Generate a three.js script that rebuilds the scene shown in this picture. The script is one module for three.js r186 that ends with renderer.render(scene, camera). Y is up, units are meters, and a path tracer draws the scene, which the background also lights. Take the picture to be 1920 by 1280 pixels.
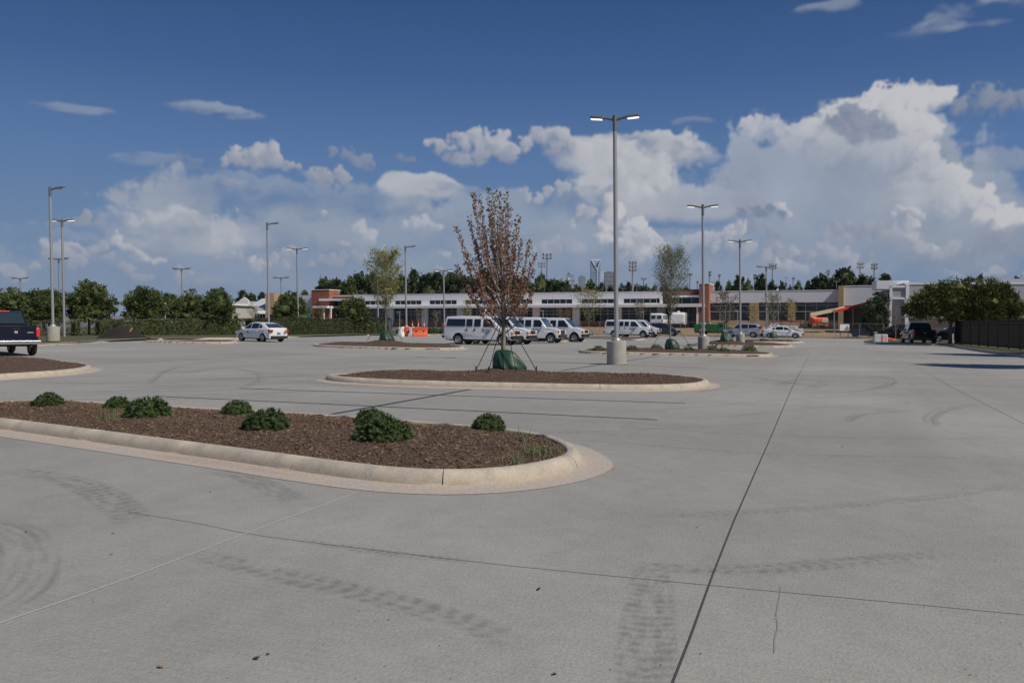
import * as THREE from 'three';
import { mergeGeometries, toCreasedNormals } from 'three/addons/utils/BufferGeometryUtils.js';
import { RoundedBoxGeometry } from 'three/addons/geometries/RoundedBoxGeometry.js';

// ---------------------------------------------------------------- camera, sky, sun, exposure
const F = 1620, EYE = 1.6, PITCH = Math.atan(35.5 / F), ROLL = 0.0085;   // lens in photo pixels (1920 x 1280), eye height, downward pitch, roll
const scene = new THREE.Scene();
const camera = new THREE.PerspectiveCamera(2 * Math.atan(640 / F) * 180 / Math.PI, 1024 / 682, 0.1, 20000);
camera.position.set(0, EYE, 0);
camera.rotation.set(-PITCH, 0, ROLL);
camera.updateMatrixWorld();
const renderer = new THREE.WebGLRenderer();
renderer.setSize(1024, 682);
renderer.toneMapping = THREE.LinearToneMapping;
renderer.toneMappingExposure = 0.76;
renderer.shadowMap.enabled = true;
const SUN_EL = 47 * Math.PI / 180, SUN_AZ = 35 * Math.PI / 180;           // sun stands to the right, a little on the camera's side
const sunDir = new THREE.Vector3(Math.cos(SUN_EL) * Math.cos(SUN_AZ), Math.sin(SUN_EL), Math.cos(SUN_EL) * Math.sin(SUN_AZ));
const sun = new THREE.DirectionalLight(new THREE.Color(1, 0.92, 0.79), 4.9);
sun.name = 'sun';
sun.position.copy(sunDir).multiplyScalar(200);
sun.castShadow = true;
sun.shadow.mapSize.set(4096, 4096);
Object.assign(sun.shadow.camera, { left: -120, right: 120, top: 120, bottom: -120, near: 1, far: 500 });
scene.add(sun, sun.target);

// ---------------------------------------------------------------- small tools
const D2R = Math.PI / 180;
function rng(a) { return () => { a = (a + 0x6d2b79f5) | 0; let t = Math.imul(a ^ (a >>> 15), 1 | a); t = (t + Math.imul(t ^ (t >>> 7), 61 | t)) ^ t; return ((t ^ (t >>> 14)) >>> 0) / 4294967296; }; }
const HASH = (() => { const r = rng(77), a = new Float32Array(65536); for (let i = 0; i < 65536; i++) a[i] = r(); return a; })();
function vn(x, y, per = 0, seed = 0) {                                    // value noise 0..1, tiling when per > 0
  let ix = Math.floor(x), iy = Math.floor(y); const fx = x - ix, fy = y - iy;
  const u = fx * fx * fx * (fx * (fx * 6 - 15) + 10), v = fy * fy * fy * (fy * (fy * 6 - 15) + 10);
  let jx = ix + 1, jy = iy + 1;
  if (per) { ix = ((ix % per) + per) % per; iy = ((iy % per) + per) % per; jx = ((jx % per) + per) % per; jy = ((jy % per) + per) % per; }
  const h = (a, b) => HASH[(Math.imul(a, 374761) ^ Math.imul(b, 668265) ^ Math.imul(seed + 1, 97531)) & 65535];
  const a = h(ix, iy), b = h(jx, iy), c = h(ix, jy), d = h(jx, jy);
  return a + (b - a) * u + (c - a) * v + (a - b - c + d) * u * v;
}
function fbm(x, y, oct = 4, per = 0, seed = 0) { let s = 0, a = 0.5, n = 0; for (let i = 0; i < oct; i++) { s += a * vn(x, y, per, seed + i * 13); n += a; x *= 2; y *= 2; if (per) per *= 2; a *= 0.5; } return s / n; }
function billow(x, y, oct, seed) { let s = 0, a = .5, n = 0; for (let i = 0; i < oct; i++) { s += a * Math.abs(2 * vn(x, y, 0, seed + i * 13) - 1); n += a; x *= 2.1; y *= 2.1; a *= .55; } return s / n; }
const clamp = (x, a = 0, b = 1) => Math.min(b, Math.max(a, x));
const sstep = (a, b, x) => { const t = clamp((x - a) / (b - a)); return t * t * (3 - 2 * t); };
const lerp = (a, b, t) => a + (b - a) * t;
const V3 = (x, y, z) => new THREE.Vector3(x, y, z);
// measured directions and ground points: pixel of the photograph -> bearing -> place in the world
const ray = (px, py) => V3((px - 960) / F, (640 - py) / F, -1).applyMatrix4(new THREE.Matrix4().makeRotationFromEuler(camera.rotation));
function G(px, py, h = 0) { const r = ray(px, py), t = (h - EYE) / r.y; return V3(r.x * t, h, r.z * t); }
function P(px, py, depth) { const r = ray(px, py), t = -depth / r.z; return V3(r.x * t, EYE + r.y * t, -depth); }
const XA = (px, depth) => P(px, 605, depth).x;
const AX = 21.5 * D2R, UX = Math.cos(AX), UZ = Math.sin(AX);               // the lot's axes: U to the right and nearer, V away
const UV = (u, v, y = 0) => V3(u * UX + v * UZ, y, u * UZ - v * UX);
const toUV = (p) => [p.x * UX + p.z * UZ, p.x * UZ - p.z * UX];

// ---------------------------------------------------------------- the sky: measured clouds, and more of the same all the way round
{
  const W = 4096, H = 2048, data = new Float32Array(W * H * 4), K = 1620;
  const C = (x, y) => { const d = ray(x, y).normalize(); return [Math.atan2(d.x, -d.z) * K, Math.asin(d.y) * K]; };
  const grad = [[0, .255, .345, .495], [2.5, .235, .335, .505], [6, .175, .29, .495], [10.6, .118, .235, .475], [15.7, .066, .152, .365], [20, .044, .112, .29], [35, .04, .105, .285], [90, .04, .1, .28]];
  const sheets = [], clusters = [];
  const sheet = (x, y, rx, ry, a, freq, stretch, col, seed, lo = .42, hi = .72, tilt = 0) => { const c = C(x, y); sheets.push({ x: c[0], y: c[1], rx, ry, a, freq, stretch, col, seed, lo, hi, tilt }); };
  const cum = (list, o = {}) => { const p = list.map(([x, y, r]) => { const c = C(x, y); return [c[0], c[1], r]; }); clusters.push(bound({ p, lit: 1, dark: .5, base: 0, a: 1, rough: 1, ...o })); };
  const bound = (c) => { let x0 = 1e9, x1 = -1e9, y0 = 1e9, y1 = -1e9; for (const [x, y, r] of c.p) { x0 = Math.min(x0, x - r * 1.7); x1 = Math.max(x1, x + r * 1.7); y0 = Math.min(y0, y - r * 1.7); y1 = Math.max(y1, y + r * 1.7); } c.b = [x0, x1, y0, y1]; return c; };
  const white = [.60, .62, .67], pale = [.42, .47, .56], greyb = [.26, .33, .46], hazeC = [.36, .43, .55];
  // thin high sheets and anvils
  sheet(560, 400, 330, 72, .85, 1 / 120, 2.2, pale, 3, .2, .7);
  sheet(800, 350, 95, 22, .85, 1 / 40, 2.4, white, 5, .05, .6, -.02);
  sheet(330, 435, 150, 42, .8, 1 / 70, 2, white, 7, .25, .65);
  sheet(430, 340, 130, 26, .45, 1 / 50, 2.5, pale, 9, .3, .7);
  sheet(980, 430, 230, 70, .6, 1 / 90, 1.6, pale, 11, .2, .7);
  sheet(1190, 285, 165, 42, .95, 1 / 70, 1.8, white, 13, .12, .55, .02);
  sheet(1180, 350, 110, 60, .9, 1 / 50, 1.3, white, 15, .15, .6);
  sheet(1340, 380, 150, 34, .8, 1 / 60, 2.4, [.5, .53, .6], 17, .18, .55);
  sheet(1590, 330, 235, 120, .9, 1 / 110, 1.2, [.41, .47, .58], 19, .05, .45);
  sheet(1660, 440, 300, 75, .5, 1 / 120, 1.6, hazeC, 21, .1, .5);
  sheet(1780, 400, 130, 75, .7, 1 / 60, 1.3, pale, 23, .15, .6);
  sheet(140, 203, 70, 8, .45, 1 / 30, 4, pale, 25, .3, .7); sheet(410, 206, 85, 13, .6, 1 / 30, 3, pale, 27, .32, .7, -.06); sheet(270, 297, 60, 12, .35, 1 / 30, 3, pale, 29, .3, .7);
  sheet(1550, 12, 60, 10, .5, 1 / 30, 3, pale, 31, .35, .7); sheet(1830, 22, 120, 24, .6, 1 / 40, 3, pale, 33, .4, .75, .1); sheet(1880, 300, 60, 20, .5, 1 / 30, 3, pale, 35, .3, .7); sheet(1300, 228, 40, 8, .3, 1 / 30, 3, pale, 37, .3, .7);
  sheet(850, 520, 900, 40, .5, 1 / 90, 3, hazeC, 39, .25, .7); sheet(960, 470, 800, 60, .45, 1 / 130, 2.4, hazeC, 41, .3, .7);
  // towers and heaps: [x, y, radius]
  cum([[1395, 242, 16], [1420, 246, 20], [1450, 250, 26], [1490, 246, 24], [1520, 250, 30], [1565, 236, 34], [1600, 222, 36], [1640, 200, 36], [1680, 190, 36], [1720, 184, 34], [1752, 178, 26], [1778, 172, 16], [1700, 225, 44], [1730, 250, 32], [1690, 275, 42], [1735, 290, 26], [1640, 280, 46], [1740, 325, 34], [1790, 335, 28], [1770, 365, 34], [1825, 365, 24], [1850, 375, 22], [1838, 398, 26], [1880, 405, 22], [1905, 415, 18], [1720, 370, 40], [1560, 275, 40], [1480, 275, 26]], { lit: 1.16, dark: .66, a: .98, soft: 1.3, fade: [1480, 420, 230, 150] });
  cum([[1570, 236, 22], [1600, 230, 30], [1636, 234, 26], [1590, 250, 20], [1655, 240, 14]], { lit: .46, dark: .22, a: .95, soft: 1.6 });
  cum([[1800, 200, 18], [1840, 190, 24], [1880, 198, 26], [1920, 190, 26], [1960, 200, 26]], { lit: .42, dark: .22, a: .9, soft: 1.8 });
  cum([[1100, 290, 26], [1140, 282, 28], [1180, 290, 26], [1150, 320, 34], [1200, 320, 30], [1245, 340, 20], [1215, 358, 24], [1180, 360, 28], [1130, 350, 30]], { lit: .95, dark: .66, a: .75, soft: 2.2 });
  cum([[1140, 380, 16], [1150, 398, 20], [1140, 420, 22], [1195, 420, 20], [1185, 445, 26], [1215, 450, 24], [1235, 462, 20], [1165, 465, 26], [1200, 475, 26], [1130, 445, 18], [1228, 440, 14]], { lit: 1.02, dark: .5, a: .95, base: 488 });
  cum([[1105, 402, 14], [1085, 396, 10], [1070, 420, 12], [1012, 372, 12], [1030, 362, 12], [1055, 360, 16], [1080, 366, 12], [990, 368, 10]], { lit: .72, dark: .46, a: .85 });
  cum([[830, 280, 18], [862, 270, 22], [890, 262, 22], [925, 268, 26], [900, 285, 28], [950, 285, 22], [985, 275, 20], [1015, 262, 24], [1045, 262, 26], [1062, 280, 22], [1035, 285, 22], [860, 302, 20], [885, 308, 14], [810, 272, 10]], { lit: .8, dark: .32, a: .92, base: 300 });
  cum([[420, 296, 12], [445, 292, 15], [480, 292, 18], [510, 292, 18], [530, 304, 16], [555, 314, 10], [490, 308, 16], [460, 302, 14]], { lit: .82, dark: .34, a: .92, base: 322 });
  cum([[590, 334, 12], [615, 328, 14], [640, 332, 13], [605, 336, 12], [652, 338, 8]], { lit: .74, dark: .34, a: .9, base: 344 });
  cum([[632, 292, 10], [655, 292, 13], [690, 298, 13], [700, 308, 9], [675, 300, 10]], { lit: .46, dark: .3, a: .7 }); cum([[760, 295, 12], [778, 298, 10]], { lit: .4, dark: .27, a: .6 }); cum([[330, 302, 12], [355, 303, 12], [370, 302, 8]], { lit: .36, dark: .27, a: .5 });
  cum([[95, 425, 10], [120, 422, 14], [150, 420, 16], [180, 424, 14], [198, 430, 9]], { lit: .66, dark: .3, a: .85, base: 437 });
  cum([[228, 448, 14], [240, 462, 13], [258, 474, 11], [275, 482, 11], [295, 490, 10], [310, 495, 8]], { lit: .85, dark: .52, a: .85 });
  cum([[170, 466, 12], [190, 460, 14], [160, 475, 10], [25, 512, 14], [8, 506, 12], [130, 500, 14], [155, 495, 12], [245, 515, 12]], { lit: .62, dark: .38, a: .8 });
  cum([[400, 425, 26], [425, 435, 24], [440, 452, 18], [395, 450, 24], [455, 400, 6], [300, 410, 18], [250, 412, 16]], { lit: .84, dark: .62, a: .6, soft: 2.4 });
  cum([[640, 462, 9], [530, 482, 13], [545, 480, 12], [510, 485, 10], [490, 505, 11], [475, 508, 9], [580, 500, 8], [345, 520, 10], [365, 515, 10]], { lit: .66, dark: .4, a: .8 });
  cum([[790, 425, 20], [765, 425, 14], [815, 430, 12], [675, 430, 14], [690, 440, 14], [605, 395, 8]], { lit: .9, dark: .68, a: .65, soft: 2.2 });
  cum([[870, 510, 14], [890, 505, 12], [830, 515, 9], [720, 520, 10], [700, 495, 8], [755, 500, 9]], { lit: .6, dark: .4, a: .7 });
  cum([[1340, 470, 12], [1370, 462, 14], [1395, 470, 14], [1430, 482, 14], [1455, 472, 14], [1490, 478, 14], [1520, 480, 14], [1480, 488, 14], [1550, 470, 18], [1575, 475, 16], [1530, 462, 10], [1600, 482, 14]], { lit: .66, dark: .38, a: .85 });
  cum([[1410, 432, 13], [1440, 440, 14], [1465, 446, 10], [1560, 428, 12], [1590, 425, 14], [1620, 424, 16], [1650, 430, 14], [1675, 440, 14], [1610, 440, 14]], { lit: .58, dark: .34, a: .8, base: 452 });
  cum([[1470, 384, 12], [1455, 388, 8], [1480, 392, 9], [1680, 408, 8], [1700, 402, 12], [1722, 404, 11], [1715, 425, 12], [1708, 440, 11], [1725, 455, 13], [1748, 462, 13], [1758, 472, 9]], { lit: .9, dark: .5, a: .92 });
  cum([[1690, 495, 12], [1640, 488, 12], [1830, 470, 16], [1860, 455, 18], [1890, 445, 22], [1910, 470, 22], [1800, 480, 14]], { lit: .48, dark: .3, a: .75 });
  cum([[1410, 398, 18], [1440, 396, 18], [1385, 405, 14], [1465, 404, 12], [1420, 408, 18]], { lit: .3, dark: .24, a: .8, soft: 2 });
  { const r = rng(88); for (let i = 0; i < 34; i++) { const x = 20 + i * 57 + r() * 40, y = 440 + r() * 95, k = (y < 480 ? 1.2 : .75) * (.7 + r() * .7), p = []; for (let q = 0; q < 6; q++) p.push([x + (r() + r() - 1) * 38 * k, y + (r() - .75) * 15 * k, (6 + r() * 8) * k]); cum(p, { lit: .66 + r() * .3, dark: .36 + r() * .1, a: .5 + r() * .4, base: y + 8 * k }); } }
  { // the same kinds of cloud in every other direction
    const r = rng(5);
    for (let i = 0; i < 120; i++) {
      const az = (34 + r() * 292) * D2R * K, big = r() < .22, el = (big ? 5 + r() * 7 : 1.8 + Math.pow(r(), 1.5) * 11) * D2R * K, n = big ? 24 : 6 + Math.floor(r() * 7), sp = big ? 150 : 55, p = [];
      for (let k = 0; k < n; k++) p.push([az + (r() + r() - 1) * sp, el + (r() + r() - .7) * sp * (big ? .75 : .22), (big ? 26 : 10) + r() * (big ? 20 : 12)]);
      clusters.push(bound({ p, lit: .55 + r() * .45, dark: .3 + r() * .25, base: 0, a: .7 + r() * .28, rough: 1, soft: big ? 1.8 : 1 }));
      if (i % 2) sheets.push({ x: az, y: el + 20, rx: 100 + r() * 180, ry: 20 + r() * 60, a: .4 + r() * .45, freq: 1 / (50 + r() * 70), stretch: 1.3 + r() * 1.6, col: r() < .4 ? white : pale, seed: 50 + i, lo: .2, hi: .65, tilt: 0 });
    }
    for (let i = 0; i < 9; i++) sheets.push({ x: (36 + 32 * i) * D2R * K, y: 150, rx: 700, ry: 60, a: .45, freq: 1 / 120, stretch: 2.4, col: hazeC, seed: 300 + i, lo: .28, hi: .7, tilt: 0 });
  }
  for (const c of clusters) { if (c.base) c.baseY = C(960, c.base)[1]; if (c.fade) c.fp = C(c.fade[0], c.fade[1]); c.q = new Float64Array(c.p.flat()); }
  const L = V3(.62, .66, .38).normalize();
  const period = 2 * Math.PI * K;
  const out = [0, 0, 0];
  for (let j = H / 2; j < H; j++) {
    const el = ((j + .5) / H - .5) * Math.PI, deg = el / D2R;
    let g = 0; while (g < grad.length - 2 && deg > grad[g + 1][0]) g++;
    const t = clamp((deg - grad[g][0]) / (grad[g + 1][0] - grad[g][0])), b = [1, 2, 3].map((k) => lerp(grad[g][k], grad[g + 1][k], t));
    const ey = el * K, nearH = 1 - sstep(0, 6, deg), rowC = clusters.filter((c) => ey > c.b[2] && ey < c.b[3]), rowS = sheets.filter((s) => Math.abs(ey - s.y) < s.ry * 2.4 + s.rx * 1.4 * Math.abs(s.tilt));
    for (let i = 0; i < W; i++) {
      let az = ((i + .5) / W - .5) * 2 * Math.PI + Math.PI / 2; if (az < -Math.PI) az += 2 * Math.PI; if (az > Math.PI) az -= 2 * Math.PI;
      let ax = az * K; if (ax < -34 * D2R * K) ax += period;              // measured clouds lie within +-34 degrees, the rest run on from there
      out[0] = b[0]; out[1] = b[1]; out[2] = b[2];
      if (deg < 27) {
        const w1 = fbm(ax / 46, ey / 46, 4, 0, 1) - .5, w2 = fbm(ax / 46 + 31, ey / 46 + 17, 4, 0, 2) - .5, w3 = .42 - billow(ax / 19, ey / 19, 5, 4);
        const w4 = fbm(ax / 4.2, ey / 4.2, 3, 0, 6) - .5, w5 = fbm(ax / 11 + 9, ey / 11 + 5, 3, 0, 8) - .5, wx = ax + w1 * 40 + w5 * 12 + w4 * 4, wy = ey + w2 * 36 + w5 * 9 - w4 * 4;
        for (const s of rowS) {
          if (Math.abs(ax - s.x) > s.rx * 1.8) continue;
          const dx = ax - s.x + w1 * s.rx * .5, dy = ey - s.y - dx * s.tilt + w2 * s.ry * 1.1, e = (dx / s.rx) ** 2 + (dy / s.ry) ** 2;
          if (e > 1.4) continue;
          const n = fbm(ax * s.freq / s.stretch * 1.6 + w1 * .5, ey * s.freq * 1.6 + w2 * .5, 5, 0, s.seed);
          const al = s.a * (dy > 0 ? 1 - sstep(.72, 1.12, e + w3 * .5) : 1 - sstep(.3, 1.3, e)) * sstep(s.lo, s.hi, n + .12), v = .82 + .3 * n + .08 * clamp(dy / s.ry, -1, 1);
          for (let k = 0; k < 3; k++) out[k] = lerp(out[k], s.col[k] * v, al);
        }
        for (const c of rowC) {
          if (ax < c.b[0] || ax > c.b[1]) continue;
          let best = -9, nx = 0, ny = 0, nz = 0, ws = 0;
          const P = c.q;
          for (let e = 0; e < P.length; e += 3) {
            const x = P[e], y = P[e + 1], r = P[e + 2], dx = (wx - x) / r, dy = (wy - y) / r, d2 = dx * dx + dy * dy;
            if (d2 > 2.2) continue;
            const q = 1 - Math.sqrt(d2), w = Math.exp(q * 7);
            if (q > best) best = q;
            nx += dx * w; ny += dy * w; nz += Math.sqrt(Math.max(0.02, 1 - d2)) * w; ws += w;
          }
          if (ws === 0) continue;
          const top = sstep(-.35, .45, (ny + nx * .6) / ws); let al = c.a * sstep(-.05, lerp(.6, .16, top) * (c.soft || 1), best + w3 * .75 + w1 * .2 + w4 * .12);
          if (al <= 0) continue;
          nx /= ws; ny /= ws; nz /= ws;
          let sh = clamp(.30 + .62 * (nx * L.x + ny * L.y + nz * L.z) + w3 * .6 + w2 * .35 + w4 * .08);
          if (c.baseY) { sh *= .45 + .55 * sstep(-4, 30, ey - c.baseY); al *= sstep(-16, -2, ey - c.baseY + w3 * 14); }
          if (c.fade) { const f = c.fp; al *= sstep(.55, 1.5, Math.hypot((ax - f[0]) / c.fade[2], (ey - f[1]) / c.fade[3]) + w1 * .4); }
          const m = clamp((lerp(c.dark, c.lit, sh) - .2) / .74), col = [lerp(.17, .70, m), lerp(.235, .70, m), lerp(.37, .735, m)];
          for (let k = 0; k < 3; k++) out[k] = lerp(out[k], lerp(col[k], hazeC[k], nearH * .22), al);
        }
      }
      const o = (j * W + i) * 4; data[o] = out[0]; data[o + 1] = out[1]; data[o + 2] = out[2]; data[o + 3] = 1;
    }
  }
  for (let j = 0; j < H / 2; j++) for (let i = 0; i < W; i++) { const o = (j * W + i) * 4; data[o] = .2; data[o + 1] = .2; data[o + 2] = .2; data[o + 3] = 1; }
  const sky = new THREE.DataTexture(data, W, H, THREE.RGBAFormat, THREE.FloatType);
  sky.mapping = THREE.EquirectangularReflectionMapping; sky.minFilter = sky.magFilter = THREE.LinearFilter; sky.needsUpdate = true;
  scene.background = sky; scene.environment = sky;
}

// ---------------------------------------------------------------- names, labels, parts
const taken = new Map();
function numbered(n) { const k = taken.get(n) || 0; taken.set(n, k + 1); return k ? n + '_' + String(k).padStart(3, '0') : n; }
function tag(o, label, category, group) { o.userData.label = label; if (category) o.userData.category = category; if (group) o.userData.group = group; return o; }
function thing(name, label, category, pos, turn = 0, group) {
  const o = new THREE.Group(); o.name = numbered(name); if (pos) o.position.copy(pos); o.rotation.y = turn; scene.add(o); return tag(o, label, category, group);
}
function obj(name, geo, mat, parent = scene) {
  if (Array.isArray(geo)) geo = geo.length > 1 ? merge(geo) : geo[0];
  const m = new THREE.Mesh(geo, mat); m.castShadow = m.receiveShadow = true; m.name = parent === scene ? numbered(name) : name; parent.add(m); return m;
}
function merge(list) {
  list = list.map((g) => { g = g.index ? g.toNonIndexed() : g; for (const k of Object.keys(g.attributes)) if (!['position', 'normal', 'uv', 'color'].includes(k)) g.deleteAttribute(k); if (!g.attributes.normal) g.computeVertexNormals(); return g; });
  const all = (k) => list.every((g) => g.attributes[k]);
  for (const k of ['uv', 'color']) if (!all(k)) for (const g of list) g.deleteAttribute(k);
  return mergeGeometries(list);
}
function struct(name, geo, mat, label) { const m = obj(name, geo, mat); m.userData.kind = 'structure'; if (label) m.userData.label = label; return m; }
function copy(o, label, pos, turn = o.rotation.y, scale) {
  const c = o.clone(); c.name = numbered(o.name.replace(/_\d+$/, '')); c.userData = { ...o.userData, label }; scene.add(c); if (pos) c.position.copy(pos); c.rotation.y = turn; if (scale) c.scale.set(...[scale].flat().length === 3 ? scale : [scale, scale, scale]); return c;
}
const bx = (x0, x1, y0, y1, z0, z1) => new THREE.BoxGeometry(x1 - x0, y1 - y0, z1 - z0).translate((x0 + x1) / 2, (y0 + y1) / 2, (z0 + z1) / 2);
const rbx = (x0, x1, y0, y1, z0, z1, r = .02) => new RoundedBoxGeometry(x1 - x0, y1 - y0, z1 - z0, 2, r).translate((x0 + x1) / 2, (y0 + y1) / 2, (z0 + z1) / 2);
function rod(a, b, r0, r1 = r0, seg = 6) { const d = b.clone().sub(a), g = new THREE.CylinderGeometry(r1, r0, d.length(), seg); g.applyQuaternion(new THREE.Quaternion().setFromUnitVectors(V3(0, 1, 0), d.normalize())); return g.translate((a.x + b.x) / 2, (a.y + b.y) / 2, (a.z + b.z) / 2); }
function raw(pos, idx, uv, col) { const g = new THREE.BufferGeometry(); g.setAttribute('position', new THREE.Float32BufferAttribute(pos, 3)); if (uv) g.setAttribute('uv', new THREE.Float32BufferAttribute(uv, 2)); if (col) g.setAttribute('color', new THREE.Float32BufferAttribute(col, 3)); if (idx) g.setIndex(idx); g.computeVertexNormals(); return g; }

// ---------------------------------------------------------------- materials
const enc = (x) => Math.round(255 * clamp(x <= .0031308 ? 12.92 * x : 1.055 * Math.pow(x, 1 / 2.4) - .055));
function tex(w, h, fn, srgb = true) {
  const d = new Uint8Array(w * h * 4);
  for (let y = 0; y < h; y++) for (let x = 0; x < w; x++) { const c = fn(x / w, y / h), o = (y * w + x) * 4; for (let k = 0; k < 3; k++) d[o + k] = srgb ? enc(c[k] ?? c[0]) : Math.round(255 * clamp(c[k] ?? c[0])); d[o + 3] = 255; }
  const t = new THREE.DataTexture(d, w, h); t.wrapS = t.wrapT = THREE.RepeatWrapping; t.magFilter = THREE.LinearFilter; t.minFilter = THREE.LinearMipmapLinearFilter; if (srgb) t.colorSpace = THREE.SRGBColorSpace; t.needsUpdate = true; return t;
}
const lin = (r, g, b) => new THREE.Color().setRGB(r, g, b);
const std = (r, g, b, rough = .8, o = {}) => new THREE.MeshStandardMaterial({ color: lin(r, g, b), roughness: rough, side: THREE.DoubleSide, ...o });
const paint = (r, g, b, o = {}) => new THREE.MeshPhysicalMaterial({ color: lin(r, g, b), roughness: .42, specularIntensity: .3, clearcoat: 1, clearcoatRoughness: .06, ...o });
const concreteMap = tex(1024, 1024, (x, y) => { const n = fbm(x * 160, y * 160, 2, 160, 1), m = fbm(x * 14, y * 14, 4, 14, 2), br = fbm(x * 8, y * 260, 2, 8, 3), s = vn(x * 300, y * 300, 300, 9); const v = .90 + (n - .5) * .2 + (m - .5) * .13 + (br - .5) * .12 - (s > .985 ? .22 : 0); return [v, v, v * .995]; });
const concreteBump = tex(512, 512, (x, y) => { const v = .5 + (fbm(x * 220, y * 220, 2, 220, 4) - .5) * .8 + (fbm(x * 6, y * 200, 2, 6, 6) - .5) * .5; return [v]; }, false);
const kerbMap = tex(512, 512, (x, y) => { const n = fbm(x * 90, y * 90, 3, 90, 21), m = fbm(x * 9, y * 9, 4, 9, 22), st = sstep(.56, .72, fbm(x * 14, y * 5, 3, 5, 23)); const v = .86 + (n - .5) * .3 + (m - .5) * .3; return [v, v * (1 - .05 * st), v * (1 - .14 * st)]; });
const clayMap = tex(512, 512, (x, y) => { const n = fbm(x * 70, y * 70, 3, 70, 31), m = sstep(.4, .68, fbm(x * 7, y * 7, 5, 7, 32)); const v = .82 + (n - .5) * .35; return [v * lerp(.93, 1, m), v * lerp(.925, .93, m), v * lerp(.92, .86, m)]; });
const mulchMap = tex(512, 512, (x, y) => { const n = fbm(x * 60, y * 60, 3, 60, 41), f = vn(x * 180, y * 60, 60, 42); const v = .35 + n * .6 + (f - .5) * .5; return [v, v * .96, v * .92]; });
const grassMap = tex(512, 512, (x, y) => { const n = fbm(x * 120, y * 120, 2, 120, 51), m = fbm(x * 6, y * 6, 4, 6, 52); const v = .5 + n * .7; return [v * lerp(.75, 1.25, m), v, v * lerp(.9, 1, m)]; });
const dirtMap = tex(512, 512, (x, y) => { const n = fbm(x * 60, y * 60, 3, 60, 61), m = sstep(.35, .65, fbm(x * 5, y * 5, 5, 5, 62)); const v = .6 + n * .5; return [v, v * lerp(.8, .95, m), v * lerp(.6, .85, m)]; });
const barkMap = tex(256, 256, (x, y) => { const v = .55 + .7 * fbm(x * 24, y * 6, 4, 6, 71); return [v, v * .97, v * .94]; });
const ribBump = tex(256, 8, (x) => [(x * 8) % 1 < .5 ? .2 : .9], false);
const brickMap = tex(512, 512, (x, y) => { const row = Math.floor(y * 32), xx = x * 12 + (row % 2) * .5, j = ((y * 32) % 1 < .14 || xx % 1 < .05) ? 1 : 0, h = HASH[(row * 131 + (Math.floor(xx) % 12) * 977) & 65535]; const v = .7 + h * .5; return j ? [1.3, 1.7, 1.9].map((q) => q * .55) : [v, v * .92, v * .9]; });
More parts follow.
